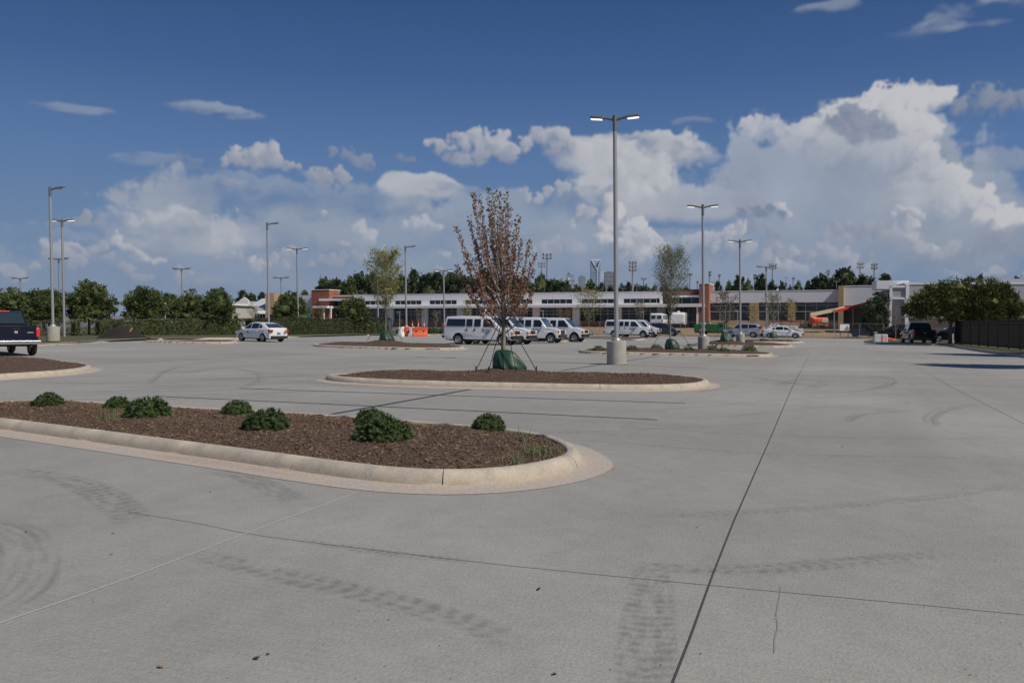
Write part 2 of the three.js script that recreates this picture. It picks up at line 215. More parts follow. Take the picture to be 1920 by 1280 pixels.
const M = {
  lot: new THREE.MeshStandardMaterial({ color: lin(.352, .345, .322), map: concreteMap, bumpMap: concreteBump, bumpScale: .004, roughness: .88, vertexColors: true }),
  path: std(.46, .43, .37, .9, { map: concreteMap }),
  kerb: std(.50, .44, .36, .9, { map: kerbMap, bumpMap: concreteBump, bumpScale: .003 }),
  apron: std(.54, .485, .43, .92, { map: clayMap, bumpMap: concreteBump, bumpScale: .003 }),
  mulch: std(.125, .083, .058, 1, { map: mulchMap }), chip: std(1, 1, 1, .95),
  grass: std(.095, .092, .038, 1, { map: grassMap }), dirt: std(.30, .245, .175, 1, { map: dirtMap }), soil: std(.035, .028, .022, 1, { map: mulchMap }), land: std(.10, .11, .06, 1, { map: grassMap }),
  pole: std(.36, .37, .38, .45, { metalness: .35 }), poleDark: std(.16, .17, .18, .5, { metalness: .3 }), base: std(.42, .41, .385, .92, { map: kerbMap, bumpMap: concreteBump, bumpScale: .003 }),
  lens: new THREE.MeshStandardMaterial({ color: lin(.8, .8, .8), emissive: lin(1, .97, .9), emissiveIntensity: 1.6, roughness: .3 }), lensOff: std(.6, .6, .58, .3),
  black: std(.012, .012, .013, .75), rubber: std(.018, .018, .019, .85), dark: std(.03, .031, .033, .6), glass: new THREE.MeshPhysicalMaterial({ color: lin(.012, .016, .02), roughness: .04, clearcoat: 1, clearcoatRoughness: .02 }),
  windscreen: new THREE.MeshPhysicalMaterial({ color: lin(.03, .045, .055), roughness: .05, clearcoat: 1, clearcoatRoughness: .02 }),
  white: paint(.74, .76, .79), navy: paint(.006, .009, .022, { clearcoat: .6, specularIntensity: .15 }), blackPaint: paint(.008, .009, .012), silver: paint(.38, .41, .46, { metalness: .3 }), green: paint(.012, .15, .035), slate: paint(.03, .045, .07),
  chrome: std(.7, .71, .73, .14, { metalness: 1 }), alloy: std(.52, .53, .55, .35, { metalness: .8 }), red: new THREE.MeshPhysicalMaterial({ color: lin(.45, .01, .015), roughness: .2, clearcoat: 1 }), redLit: new THREE.MeshStandardMaterial({ color: lin(.6, .02, .03), emissive: lin(1, .03, .05), emissiveIntensity: .22, roughness: .3 }), amber: new THREE.MeshPhysicalMaterial({ color: lin(.75, .22, .02), roughness: .2, clearcoat: 1 }), lampGlass: new THREE.MeshPhysicalMaterial({ color: lin(.75, .76, .78), roughness: .1, clearcoat: 1 }), plate: std(.7, .7, .72, .5),
  orange: std(.72, .115, .045, .6), plastic: std(.78, .78, .76, .5), bark: std(.19, .15, .125, .95, { map: barkMap }), barkGrey: std(.26, .235, .20, .95, { map: barkMap }), bag: std(.016, .055, .03, .5), strap: std(.02, .02, .02, .8),
  thinLeaf: new THREE.MeshPhysicalMaterial({ vertexColors: true, roughness: .9, transmission: .4, thickness: 0, side: THREE.DoubleSide }),
  leaf: new THREE.MeshStandardMaterial({ vertexColors: true, roughness: .75, side: THREE.DoubleSide }), needle: new THREE.MeshStandardMaterial({ vertexColors: true, roughness: .6, side: THREE.DoubleSide }),
  wallWhite: std(.78, .78, .82, .7), panel: std(.72, .72, .77, .6, { bumpMap: ribBump, bumpScale: .006 }), greyPanel: std(.36, .38, .41, .6, { bumpMap: ribBump, bumpScale: .008 }), brick: std(.34, .12, .07, .9, { map: brickMap }), tan: std(.5, .35, .2, .9, { map: brickMap }), frame: std(.42, .43, .45, .5), pane: new THREE.MeshPhysicalMaterial({ color: lin(.022, .028, .032), roughness: .06 }), roof: std(.5, .52, .55, .6), trim: std(.78, .78, .79, .6), recess: std(.48, .46, .43, .9), conc: std(.45, .43, .39, .9),
  steel: std(.33, .34, .36, .5, { metalness: .4 }), fence: std(.008, .008, .008, .85), wire: std(.25, .26, .27, .6), bluish: std(.10, .17, .26, .35), towerGlass: std(.24, .33, .45, .35), towerWhite: std(.8, .82, .85, .6), towerDark: std(.2, .24, .32, .5),
};
// ---------------------------------------------------------------- ground, lot, lawns, bank
function sheetGeo(pts, y, metres = 3, holes) {                             // a flat sheet from a closed outline of points [x, z]
  const s = new THREE.Shape(pts.map(([x, z]) => new THREE.Vector2(x, -z))), g = new THREE.ShapeGeometry(s);
  g.rotateX(-Math.PI / 2).translate(0, y, 0);
  const p = g.attributes.position, uv = g.attributes.uv; for (let i = 0; i < p.count; i++) uv.setXY(i, p.getX(i) / metres, p.getZ(i) / metres);
  return g;
}
const xz = (p) => [p.x, p.z];
{ // the land, out to the horizon
  const R = 9000, g = new THREE.CircleGeometry(R, 96).rotateX(-Math.PI / 2).translate(0, -.06, 0), p = g.attributes.position, uv = g.attributes.uv;
  for (let i = 0; i < p.count; i++) uv.setXY(i, p.getX(i) / 9, p.getZ(i) / 9);
  struct('ground', g, M.land, 'wide land around the parking lot, reaching to the horizon');
}
const lotTone = (u, v) => .93 + .2 * (fbm(u / 9, v / 9, 4, 0, 81) - .5) + .2 * (fbm(u / 3.2, v / .8, 4, 0, 82) - .5) + .08 * (fbm(u / 1.3, v / 1.3, 3, 0, 84) - .5) + .13 * (HASH[(Math.floor((u - .74) / 3.6) * 91 + Math.floor(v / 6) * 577 + 4000) & 65535] - .5);
{
  const cell = .72, nu = 210, nv = 190, u0 = -.74 - 100 * cell, v0 = -8, pos = [], uv = [], col = [], idx = [];
  for (let j = 0; j <= nv; j++) for (let i = 0; i <= nu; i++) {
    const u = u0 + i * cell, v = v0 + j * cell, p = UV(u, v); pos.push(p.x, 0, p.z); uv.push(u / 2.4, v / 2.4);
    const t = lotTone(u, v), w = fbm(u / 14, v / 14, 3, 0, 83); col.push(t * (1 + .05 * (w - .5)), t, t * (1 - .07 * (w - .5)));
    if (i < nu && j < nv) { const a = j * (nu + 1) + i; idx.push(a, a + 1, a + nu + 1, a + 1, a + nu + 2, a + nu + 1); }
  }
  struct('parking_lot', raw(pos, idx, uv, col), M.lot, 'pale grey concrete parking lot with tyre marks');
}
function pathPx(list, h = 0, n = 8) { const c = new THREE.CatmullRomCurve3(list.map(([x, y]) => G(x, y, 0).setY(h)), false, 'centripetal'); return c.getPoints(Math.max(list.length * n, 2)); }
function ribbonGeo(pts, w, y, per = 1, taper = 0) {                        // a thin strip along points
  const pos = [], uv = [], idx = []; let len = 0; const N = pts.length, wid = (i) => { const t = i / (N - 1); return w * (taper ? Math.min(1, .25 + t / taper, .25 + (1 - t) / taper) : 1); };
  for (let i = 0; i < N; i++) {
    const a = pts[Math.max(0, i - 1)], b = pts[Math.min(N - 1, i + 1)], d = b.clone().sub(a).normalize(), nx = -d.z, nz = d.x, q = wid(i) / 2;
    if (i) len += pts[i].distanceTo(pts[i - 1]);
    pos.push(pts[i].x + nx * q, y, pts[i].z + nz * q, pts[i].x - nx * q, y, pts[i].z - nz * q); uv.push(0, len / per, 1, len / per);
    if (i < N - 1) idx.push(i * 2, i * 2 + 1, i * 2 + 2, i * 2 + 1, i * 2 + 3, i * 2 + 2);
  }
  return raw(pos, idx, uv);
}
// joints: sealant and saw cuts between the slabs
{
  const seal = std(.06, .06, .06, .85), pale = std(.46, .455, .43, .9), cut = std(.22, .22, .21, .9), paintDark = std(.055, .055, .065, .75), W = [];
  const joint = (list, w, m, y = .003) => { const o = struct('pavement_joint', ribbonGeo(pathPx(list, 0, 2), w, y), m); return o; };
  joint([[1225, 1360], [1262, 1280], [1360, 1017], [1440, 833], [1488, 722], [1506, 688], [1521, 660]], .013, seal).userData.label = 'dark sealed joint running away up the middle right of the lot';
  joint([[-120, 1212], [0, 1168], [240, 1084], [460, 1000], [668, 924]], .014, pale).userData.label = 'pale joint line running up to the near island';
  joint([[240, 960], [380, 983], [460, 1000], [675, 1028], [950, 1060], [1348, 1099], [1640, 1126], [1925, 1153], [2100, 1170]], .008, cut, .0026).userData.label = 'thin saw cut crossing the lot in the foreground';
  joint([[1640, 660], [1720, 690], [1790, 728], [1925, 796], [2050, 860]], .02, cut, .0026).userData.label = 'saw cut along the right side of the lot';
  joint([[1452, 1224], [1453, 1195], [1458, 1180], [1456, 1150], [1462, 1118], [1464, 1100]], .006, cut, .0022).userData.label = 'short crack at the bottom right of the lot';
  const line = (list, label, w = .1) => { const o = struct('stall_line', ribbonGeo(pathPx(list, 0, 2), w, .005), paintDark, label); return o; };
  line([[597, 781], [893, 728]], 'dark line dividing the parking stalls between the two near islands', .11);
  line([[295, 743], [708, 762], [1233, 787]], 'long dark stall line just behind the near island', .07);
  line([[448, 728], [828, 741], [1285, 756]], 'long dark stall line just in front of the middle island', .07);
  line([[1052, 695], [1150, 680], [1248, 666]], 'dark line dividing stalls beside the tall lamp base', .1);
  line([[1050, 679.5], [1330, 690]], 'far dark stall line by the tall lamp base', .07);
}
// tyre marks: rubber and mud left by wheels
{
  const ends = (y) => sstep(0, .16, y) * sstep(1, .84, y);
  const smear = tex(128, 512, (x, y) => [ends(y) * sstep(0, .3, x) * sstep(1, .7, x) * clamp(2.2 * fbm(x * 7, y * 5, 5, 0, 91) - .55) * (.55 + .45 * Math.sin(x * 70 + 6 * fbm(x * 3, y * 3, 2))) * .30], false);
  const lug = (n, f) => tex(128, 1024, (x, y) => { const k = (y * n + Math.abs(x - .5) * 1.2 + .4 * (vn(x * 6, y * n * .9, 0, 95) - .5) + 1) % 1, e = sstep(.02, .2, x) * sstep(.98, .8, x); return [ends(y) * e * (.3 + .7 * sstep(.25, .55, k) * sstep(1, .7, k)) * clamp(2 * fbm(x * 9, y * n * .5, 5, 0, 92) - .5) * f]; }, false);
  const skid = tex(128, 512, (x, y) => [ends(y) * sstep(0, .2, x) * sstep(1, .8, x) * (.6 + .4 * Math.sin(x * 38)) * clamp(1.6 * fbm(x * 8, y * 9, 4, 0, 93) - .4) * .26], false);
  const mat = (t, c) => new THREE.MeshStandardMaterial({ color: lin(...c), roughness: .95, transparent: true, alphaMap: t, side: THREE.DoubleSide });
  const rubber = [.085, .085, .085];
  const ms = { smear: mat(smear, rubber), skid: mat(skid, rubber), clay: mat(smear, [.55, .38, .24]), 12: mat(lug(24, .26), rubber), 26: mat(lug(52, .17), rubber), 60: mat(lug(120, .2), rubber) };
  let y = .0068;
  const mark = (kind, w, list, label) => {
    y += .0003; const pts = pathPx(list, 0, 10); let len = 0; for (let i = 1; i < pts.length; i++) len += pts[i].distanceTo(pts[i - 1]);
    const m = kind === 'lug' ? ms[len < 4 ? 12 : len < 9 ? 26 : 60] : ms[kind], o = obj('tyre_mark', ribbonGeo(pts, w, y, len), m); o.castShadow = false; o.userData.kind = 'structure'; o.userData.label = label;
  };
  mark('lug', .44, [[-10, 880], [90, 893], [160, 913], [215, 942], [258, 990]], 'lugged tyre print curving across the near left of the lot');
  mark('lug', .36, [[392, 880], [480, 903], [565, 945]], 'short lugged tyre print beside the gutter');
  mark('lug', .16, [[540, 1010], [700, 1034], [900, 1056]], 'blocky tyre print in the middle foreground');
  mark('lug', .3, [[340, 1032], [520, 1078], [700, 1118], [880, 1170], [1000, 1225]], 'faint tyre print drifting right across the foreground');
  mark('lug', .36, [[1222, 1055], [1216, 1150], [1212, 1240], [1206, 1350]], 'row of tyre lugs left of the dark joint');
  mark('lug', .24, [[1165, 970], [1380, 962], [1500, 955], [1760, 932], [1940, 900]], 'lugged tyre print crossing the dark joint, upper');
  mark('lug', .28, [[1130, 1055], [1300, 1068], [1450, 1066], [1600, 1054], [1800, 1036]], 'lugged tyre print crossing the dark joint, lower');
  mark('lug', .2, [[960, 793], [1180, 802], [1400, 815], [1650, 822], [1990, 822]], 'long tyre trace past the near island');
  mark('lug', .18, [[1040, 822], [1250, 838], [1450, 852], [1990, 860]], 'second long tyre trace past the near island');
  mark('lug', .2, [[1080, 775], [1260, 768], [1440, 752], [1600, 742], [1780, 736]], 'tyre trace behind the near island running right');
  mark('lug', .2, [[1200, 789], [1400, 778], [1560, 762], [1720, 757]], 'tyre trace by the end of the stall line');
  mark('lug', .16, [[700, 800], [980, 812], [1240, 804], [1500, 790]], 'faint tyre trace beyond the round end of the near island');
  mark('skid', .4, [[1450, 727], [1510, 711], [1538, 714], [1530, 725], [1485, 731]], 'looped skid mark on the right drive');
  mark('smear', .4, [[1580, 736], [1640, 729], [1674, 716], [1650, 706], [1590, 701]], 'wide looped skid mark on the right drive');
  mark('smear', .3, [[1585, 793], [1620, 777], [1710, 771]], 'short dark skid on the right drive');
  mark('smear', .4, [[1757, 804], [1745, 785], [1770, 770], [1840, 757]], 'curling skid at the right edge');
  mark('smear', .3, [[1450, 691], [1520, 688], [1620, 690]], 'dark skid beyond the middle island');
  mark('smear', .35, [[1390, 704], [1480, 718], [1540, 727]], 'skid leaving the middle island end');
  mark('skid', .5, [[-80, 975], [20, 1000], [50, 1050], [20, 1110], [-80, 1165]], 'turning circle of tyre marks at the left edge');
  // sweeping marks between the left islands
  const r = rng(31), where = ['by the lower island end', 'behind the lower island', 'in the left drive', 'near the stall lines', 'towards the sedan'];
  for (let i = 0; i < 26; i++) { const x0 = 170 + r() * 320, y0 = 668 + i * 3.3, b = r() * 14, k = r() * 8 - 4; mark(i % 4 ? 'smear' : 'skid', .14 + r() * .16, [[x0 - 300, y0 + 15 - b + k], [x0 - 60, y0 + 6], [x0 + 130, y0 - 4 + b * .3], [x0 + 330 + r() * 160, y0 - 6 - b + k]], 'dark tyre streak sweeping between the left islands ' + where[i % 5]); }
  mark('smear', .3, [[320, 704], [420, 690], [480, 700], [470, 722], [390, 738]], 'curved rubber arc in the left drive');
  mark('smear', .3, [[270, 726], [330, 690], [430, 676], [590, 671]], 'curved rubber arc left of the middle island');
  for (let i = 0; i < 14; i++) { const y0 = 660 + i * 2.2; mark('smear', .2, [[500 + r() * 160, y0 - 2], [760, y0 + r() * 3], [930 + r() * 160, y0 + r() * 3]], 'faint streak in the drive behind the middle island'); }
  for (let i = 0; i < 16; i++) { const y0 = 648 + i * 3.4, s = r() * 120; mark('smear', .2 + r() * .1, [[1400 + r() * 160, y0 + 2], [1540 + s, y0 + r() * 4], [1680 + s + r() * 120, y0 + r() * 5]], 'faint streak on the far right drive'); }
  mark('clay', .7, [[540, 710], [640, 722], [760, 730], [920, 736]], 'orange clay washed along the middle island kerb');
  mark('clay', .8, [[1290, 737], [1345, 728], [1385, 719]], 'orange clay washed off the end of the middle island');
  mark('clay', .5, [[280, 851], [420, 868], [590, 894]], 'orange clay along the near gutter');
  mark('clay', .7, [[1425, 673], [1475, 667], [1515, 664]], 'orange clay at the end of the right island');
}
// left lawn behind its kerb
const kerbLine = [[-160, 662], [75, 649], [190, 642], [300, 637], [440, 636], [540, 633], [690, 628.5], [755, 629]];
{
  const front = kerbLine.map(([x, y]) => G(x, y)), back = [G(770, 622), V3(-22, 0, -140), V3(-150, 0, -170), V3(-160, 0, -60), V3(-60, 0, -34)];
  struct('left_lawn', sheetGeo([...front, ...back].map(xz), .14, 3), M.grass, 'dry green lawn strip in front of the hedge');
  kerbRun('lawn_kerb', 'long tan kerb along the edge of the left lawn', front, false, 20);
}
// bank before the school, and the strip of planting behind the vans
{
  const pos = [], uv = [], col = [], idx = [], nu = 120, nv = 34;
  for (let j = 0; j <= nv; j++) for (let i = 0; i <= nu; i++) {
    const u = -62 + i * 1.25, v = 112 + j * 1.5, p = UV(u, v), y = .02 + .95 * sstep(118, 137, v) + .12 * (fbm(u / 5, v / 5, 3, 0, 101) - .5) * sstep(113, 118, v);
    pos.push(p.x, y, p.z); uv.push(u / 4, v / 4);
    if (i < nu && j < nv) { const a = j * (nu + 1) + i; idx.push(a, a + 1, a + nu + 1, a + 1, a + nu + 2, a + nu + 1); }
  }
  struct('bank', raw(pos, idx, uv), M.dirt, 'bare tan bank of soil rising to the school');
  const drive = []; for (const [u, v] of [[14, 113], [34, 113], [36, 141], [19, 141]]) drive.push([u, v]);
  const dp = [], di = [], du = []; for (let j = 0; j <= 20; j++) for (let i = 0; i <= 6; i++) { const v = 112 + j * 1.45, u = lerp(14, 33, i / 6) + j * .1, p = UV(u, v), y = .09 + .95 * sstep(118, 137, v); dp.push(p.x, y, p.z); du.push(u / 3, v / 3); if (i < 6 && j < 20) { const a = j * 7 + i; di.push(a, a + 1, a + 7, a + 1, a + 8, a + 7); } }
  struct('entrance_path', raw(dp, di, du), M.path, 'concrete drive up to the school entrance');
}
function profileSweep(pts, closed, prof, gap, K) {                         // sweeps [inward, y] along points; returns K segment geometries with joints
  const N = pts.length, nrm = pts.map((p, i) => { const a = pts[closed ? (i + N - 1) % N : Math.max(0, i - 1)], b = pts[closed ? (i + 1) % N : Math.min(N - 1, i + 1)], d = b.clone().sub(a).setY(0).normalize(); return V3(d.z, 0, -d.x); });
  const out = [], total = closed ? N : N - 1;
  let acc = 0; const cum = [0]; for (let i = 0; i < total; i++) { acc += pts[i].distanceTo(pts[(i + 1) % N]); cum.push(acc); }
  const at = (s) => { s = clamp(s, 0, acc); let i = 0; while (i < total - 1 && cum[i + 1] < s) i++; const t = (s - cum[i]) / Math.max(1e-6, cum[i + 1] - cum[i]), j = (i + 1) % N; return [pts[i].clone().lerp(pts[j], t), nrm[i].clone().lerp(nrm[j], t).normalize()]; };
  for (let k = 0; k < K; k++) {
    const s0 = acc * k / K + gap / 2, s1 = acc * (k + 1) / K - gap / 2, n = Math.max(2, Math.ceil((s1 - s0) / .22)), pos = [], uv = [], idx = [], m = prof.length;
    for (let i = 0; i <= n; i++) { const s = lerp(s0, s1, i / n), [p, q] = at(s); let w = 0; prof.forEach(([d, y], j) => { if (j) w += Math.hypot(d - prof[j - 1][0], y - prof[j - 1][1]); pos.push(p.x + q.x * d, p.y + y, p.z + q.z * d); uv.push(s / 1.3, w / 1.3); }); }
    for (let i = 0; i < n; i++) for (let j = 0; j < m - 1; j++) { const a = i * m + j; idx.push(a, a + 1, a + m, a + 1, a + m + 1, a + m); }
    for (const e of [0, n]) for (let j = 1; j < m - 1; j++) idx.push(e * m, e * m + j, e * m + j + 1);
    out.push(raw(pos, idx, uv));
  }
  return out;
}
function kerbRun(name, label, pts, closed, K) {
  const t = thing(name, label, 'kerb'); t.userData.kind = 'structure';
  const dense = new THREE.CatmullRomCurve3(pts, closed, 'centripetal').getPoints(pts.length * 6);
  for (const g of profileSweep(dense, false, [[0, 0], [.015, .09], [.05, .14], [.1, .152], [.22, .155], [.24, 0]], .012, K)) obj('kerb_segment', g, M.kerb, t);
}

// ---------------------------------------------------------------- kerbed islands with mulch
const CHIP = (() => { const g = new THREE.BoxGeometry(1, .18, .32), p = g.attributes.position; for (let i = 0; i < p.count; i++) if (p.getX(i) > 0) p.setZ(i, p.getZ(i) * .4); return g; })();
const islands = {};
function island(key, label, front, rear, { chips = 0, K = 10, crown = .1, mounds = [], seed = 1, apron = .26 } = {}) {
  const ctl = [...front.map(([x, y]) => G(x, y)), ...rear.map(([x, y]) => G(x, y, .15).setY(0))];
  const cen = ctl.reduce((a, b) => a.add(b), V3(0, 0, 0)).divideScalar(ctl.length);
  let pts = new THREE.CatmullRomCurve3(ctl, true, 'centripetal').getSpacedPoints(150).slice(0, 150);
  for (let it = 0; it < 10; it++) pts = pts.map((p, i) => p.clone().multiplyScalar(.5).addScaledVector(pts[(i + 149) % 150], .25).addScaledVector(pts[(i + 1) % 150], .25));
  let area = 0; pts.forEach((p, i) => { const q = pts[(i + 1) % 150]; area += p.x * q.z - q.x * p.z; });
  if (area > 0) pts.reverse();                                            // so that the sweep's normal points inwards
  { const a = pts[0], b = pts[1], d = b.clone().sub(a), n = V3(d.z, 0, -d.x); if (n.dot(cen.clone().sub(a)) < 0) pts.reverse(); }
  const t = thing('planting_island', label, 'planting island', V3(0, 0, 0)); t.userData.group = 'kerbed mulch islands of the lot';
  for (const g of profileSweep(pts, true, [[0, 0], [.012, .05], [.035, .1], [.075, .14], [.12, .158], [.17, .157], [.205, .14], [.215, .06]], .012, K)) obj('kerb_segment', g, M.kerb, t);
  if (apron) obj('gutter', profileSweep(pts, true, [[.02, .03], [-.06, .012], [-apron, .0045]], 0, 1), M.apron, t);
  const poly = pts.map(xz);
  const within = (x, z) => { let c = false; for (let i = 0, j = poly.length - 1; i < poly.length; j = i++) { const [xi, zi] = poly[i], [xj, zj] = poly[j]; if (zi > z !== zj > z && x < ((xj - xi) * (z - zi)) / (zj - zi) + xi) c = !c; } return c; };
  const dist = (x, z) => { let m = 1e9; for (let i = 0; i < poly.length; i++) { const d = (poly[i][0] - x) ** 2 + (poly[i][1] - z) ** 2; if (d < m) m = d; } return Math.sqrt(m) - .19; };
  const inside = (x, z) => within(x, z) && dist(x, z) > 0;
  const top = (x, z) => { let y = .128 + crown * sstep(0, 1.1, dist(x, z)) + .05 * (fbm(x * 1.7, z * 1.7, 3, 0, 111) - .5) + .03 * (fbm(x * 9, z * 9, 2, 0, 112) - .5); for (const [mx, mz, mr, mh] of mounds) y += mh * (1 - sstep(0, mr, Math.hypot(x - mx, z - mz))); return y; };
  let x0 = 1e9, x1 = -1e9, z0 = 1e9, z1 = -1e9; for (const [x, z] of poly) { x0 = Math.min(x0, x); x1 = Math.max(x1, x); z0 = Math.min(z0, z); z1 = Math.max(z1, z); }
  const cell = chips > 6000 ? .09 : .2, nx = Math.ceil((x1 - x0) / cell) + 1, nz = Math.ceil((z1 - z0) / cell) + 1, pos = [], uv = [], idx = [], ins = [];
  for (let j = 0; j <= nz; j++) for (let i = 0; i <= nx; i++) { const x = x0 + (i - .5) * cell, z = z0 + (j - .5) * cell, k = inside(x, z); ins.push(k); pos.push(x, k ? top(x, z) : .1, z); uv.push(x / .9, z / .9); }
  for (let j = 0; j < nz; j++) for (let i = 0; i < nx; i++) { const a = j * (nx + 1) + i, b = a + 1, c = a + nx + 1, d = c + 1; if (ins[a] || ins[b] || ins[c] || ins[d]) idx.push(a, c, b, b, c, d); }
  obj('mulch_bed', raw(pos, idx, uv), M.mulch, t);
  const r = rng(seed * 991);
  if (chips) {
    const im = new THREE.InstancedMesh(CHIP, M.chip, chips), mt = new THREE.Matrix4(), q = new THREE.Quaternion(), c = new THREE.Color(), e = new THREE.Euler(); let n = 0;
    while (n < chips) { const x = lerp(x0, x1, r()), z = lerp(z0, z1, r()); if (!inside(x, z)) continue; e.set((r() - .5) * 1.1, r() * 6.28, (r() - .5) * 1.1); const s = .014 + r() * r() * .05; mt.compose(V3(x, top(x, z) + .004 + r() * .008, z), q.setFromEuler(e), V3(s, s * (.7 + r()), s * (.5 + r() * .7))); im.setMatrixAt(n, mt); const k = .45 + r() * .9 + (r() < .04 ? 1.2 : 0), w = r(); c.setRGB(.165 * k, (.100 + .016 * w) * k, (.064 + .018 * w) * k); im.setColorAt(n, c); n++; }
    im.name = 'mulch_chips'; im.castShadow = im.receiveShadow = true; im.userData.kind = 'stuff'; t.add(im);
  }
  islands[key] = { top, t, inside };
  return t;
}
const T2 = G(946, 697, .22), T3 = G(722, 645, .2), T4 = G(1257, 656, .2), T5 = G(1360, 646, .15);
island('near', 'largest and nearest kerbed mulch island with round pine bushes', [[-120, 794], [0, 808], [213, 838], [457, 873], [700, 908], [800, 917], [900, 916], [1000, 905], [1070, 889], [1108, 868]], [[1093, 838], [1050, 815], [960, 802], [800, 789], [660, 778], [440, 766], [290, 758], [145, 750], [20, 750], [-90, 758], [-150, 772]], { chips: 34000, K: 14, crown: .07, seed: 1, apron: .33 });
island('middle', 'middle kerbed mulch island with the staked reddish tree', [[604, 711], [628, 717], [700, 722], [830, 727], [960, 730], [1100, 733], [1200, 734], [1280, 732.5], [1318, 729], [1334, 722]], [[1332, 710], [1308, 706], [1270, 704], [1200, 702.5], [1060, 700], [960, 698], [850, 697], [750, 696], [680, 697], [630, 701]], { chips: 16000, K: 12, crown: .12, mounds: [[T2.x, T2.z, 1.3, .1]], seed: 2 });
island('yellow', 'far left mulch island with the yellow-leaved staked tree', [[586, 650], [640, 653], [750, 656], [850, 657], [868, 655]], [[872, 649.3], [850, 646.5], [740, 644], [640, 642.6], [594, 644]], { chips: 3000, K: 9, crown: .12, mounds: [[T3.x, T3.z, 1.8, .25]], seed: 3 });
island('right', 'right mulch island with lamp and row of small bushes behind the tall lamp', [[1083, 661], [1110, 664], [1250, 667], [1380, 669.5], [1440, 670], [1450, 667]], [[1448, 661], [1400, 657.5], [1250, 654.5], [1120, 653], [1088, 655]], { chips: 5000, K: 10, crown: .1, seed: 4 });
island('second', 'narrow mulch island with lamp in front of the silver SUV', [[1285, 648], [1310, 649.5], [1400, 651.5], [1470, 652], [1486, 650]], [[1486, 645.7], [1440, 643.6], [1340, 642.6], [1292, 644]], { chips: 1500, K: 8, crown: .12, mounds: [[T5.x, T5.z, 2, .25]], seed: 5 });
island('third', 'small farthest mulch island in front of the white sedan at right', [[1372, 642], [1440, 643.5], [1495, 643.5], [1505, 641.5]], [[1503, 638.2], [1440, 637.2], [1380, 638]], { chips: 600, K: 6, seed: 6 });
island('left', 'mulch island end cut off by the left edge of the picture', [[-140, 722], [0, 712.5], [90, 706.5], [148, 701], [172, 695]], [[175, 685], [160, 680], [120, 676], [60, 673], [0, 670], [-120, 666]], { chips: 9000, K: 9, crown: .16, seed: 7 });
island('sedan', 'low bare island in front of the white sedan at left', [[268, 642], [340, 644], [420, 645], [445, 642]], [[444, 637.6], [400, 636.6], [284, 637.6]], { chips: 800, K: 6, crown: .03, seed: 8 });
island('vans', 'kerbed island end among the parked vans', [[1000, 639], [1060, 641], [1092, 639.5]], [[1096, 636], [1075, 634.5], [1005, 634.5]], { chips: 400, K: 5, crown: .04, seed: 9 });
island('farvans', 'kerbed island beside the two far white vans', [[1092, 634], [1150, 636.5], [1195, 638.5], [1207, 636.5]], [[1196, 633], [1150, 631], [1100, 630.5]], { chips: 500, K: 6, crown: .05, seed: 10 });
island('bare', 'bare sandy kerbed strip left of the vans', [[760, 628], [800, 629], [838, 628]], [[836, 622], [790, 620], [765, 622]], { chips: 300, K: 5, crown: .05, seed: 11, apron: 0 });

// ---------------------------------------------------------------- plants
function leafGeo(list) {                                                  // [p, out, size, [r,g,b], width]: pointed leaves
  const pos = [], col = [], n = list.length, idx = [];
  const a = V3(), b = V3(), r = rng(n + 5);
  list.forEach(([p, out, s, c, w = .5], i) => {
    a.copy(out).normalize(); b.set(r() - .5, r() - .5, r() - .5).cross(a).normalize();
    const q = (k, m) => pos.push(p.x + a.x * s * k + b.x * s * m, p.y + a.y * s * k + b.y * s * m, p.z + a.z * s * k + b.z * s * m);
    q(0, 0); q(.5, w / 2); q(1, 0); q(.5, -w / 2); const k = .8 + r() * .4; for (let j = 0; j < 4; j++) col.push(c[0] * k, c[1] * k, c[2] * k);
    idx.push(i * 4, i * 4 + 1, i * 4 + 2, i * 4, i * 4 + 2, i * 4 + 3);
  });
  return raw(pos, idx, null, col);
}
function bushGeo(seed, shoots, needles, rx, ry, len, tone) {               // a mound of pine shoots
  const r = rng(seed), pos = [], col = [], idx = [], d = V3(), u = V3(), w = V3(), o = V3();
  for (let i = 0; i < shoots; i++) {
    const th = r() * 6.283, ph = Math.acos(1 - r() * 1.02), lump = .74 + .46 * fbm(Math.cos(th) * 2.2 + 5, ph * 2.2 + Math.sin(th) * 2.2 + 5, 2, 0, seed), k = (.72 + .28 * Math.sqrt(r())) * lump;
    o.set(Math.sin(ph) * Math.cos(th) * rx * k, Math.max(.015, Math.cos(ph) * ry * k + .03), Math.sin(ph) * Math.sin(th) * rx * k);
    d.set(Math.sin(ph) * Math.cos(th), Math.cos(ph) * .9 + .35, Math.sin(ph) * Math.sin(th)).normalize();
    const kk = tone * (.8 + r() * .9), yel = r() * r();
    for (let j = 0; j < needles; j++) {
      w.set(r() - .5, r() - .5, r() - .5).cross(d).normalize(); u.copy(d).multiplyScalar(.35 + r() * .8).addScaledVector(w, .75).normalize();
      const s = len * (.7 + r() * .5), b = j / needles * len * .9, hw = .0045 + len * .03; w.cross(u).normalize();
      const bxp = o.x + d.x * b, byp = o.y + d.y * b, bzp = o.z + d.z * b, n = pos.length / 3;
      pos.push(bxp + w.x * hw, byp + w.y * hw, bzp + w.z * hw, bxp - w.x * hw, byp - w.y * hw, bzp - w.z * hw, bxp + u.x * s, byp + u.y * s, bzp + u.z * s); idx.push(n, n + 1, n + 2);
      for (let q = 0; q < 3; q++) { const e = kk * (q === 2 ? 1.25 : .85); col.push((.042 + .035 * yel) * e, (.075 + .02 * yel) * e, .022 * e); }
    }
  }
  return raw(pos, idx, null, col);
}
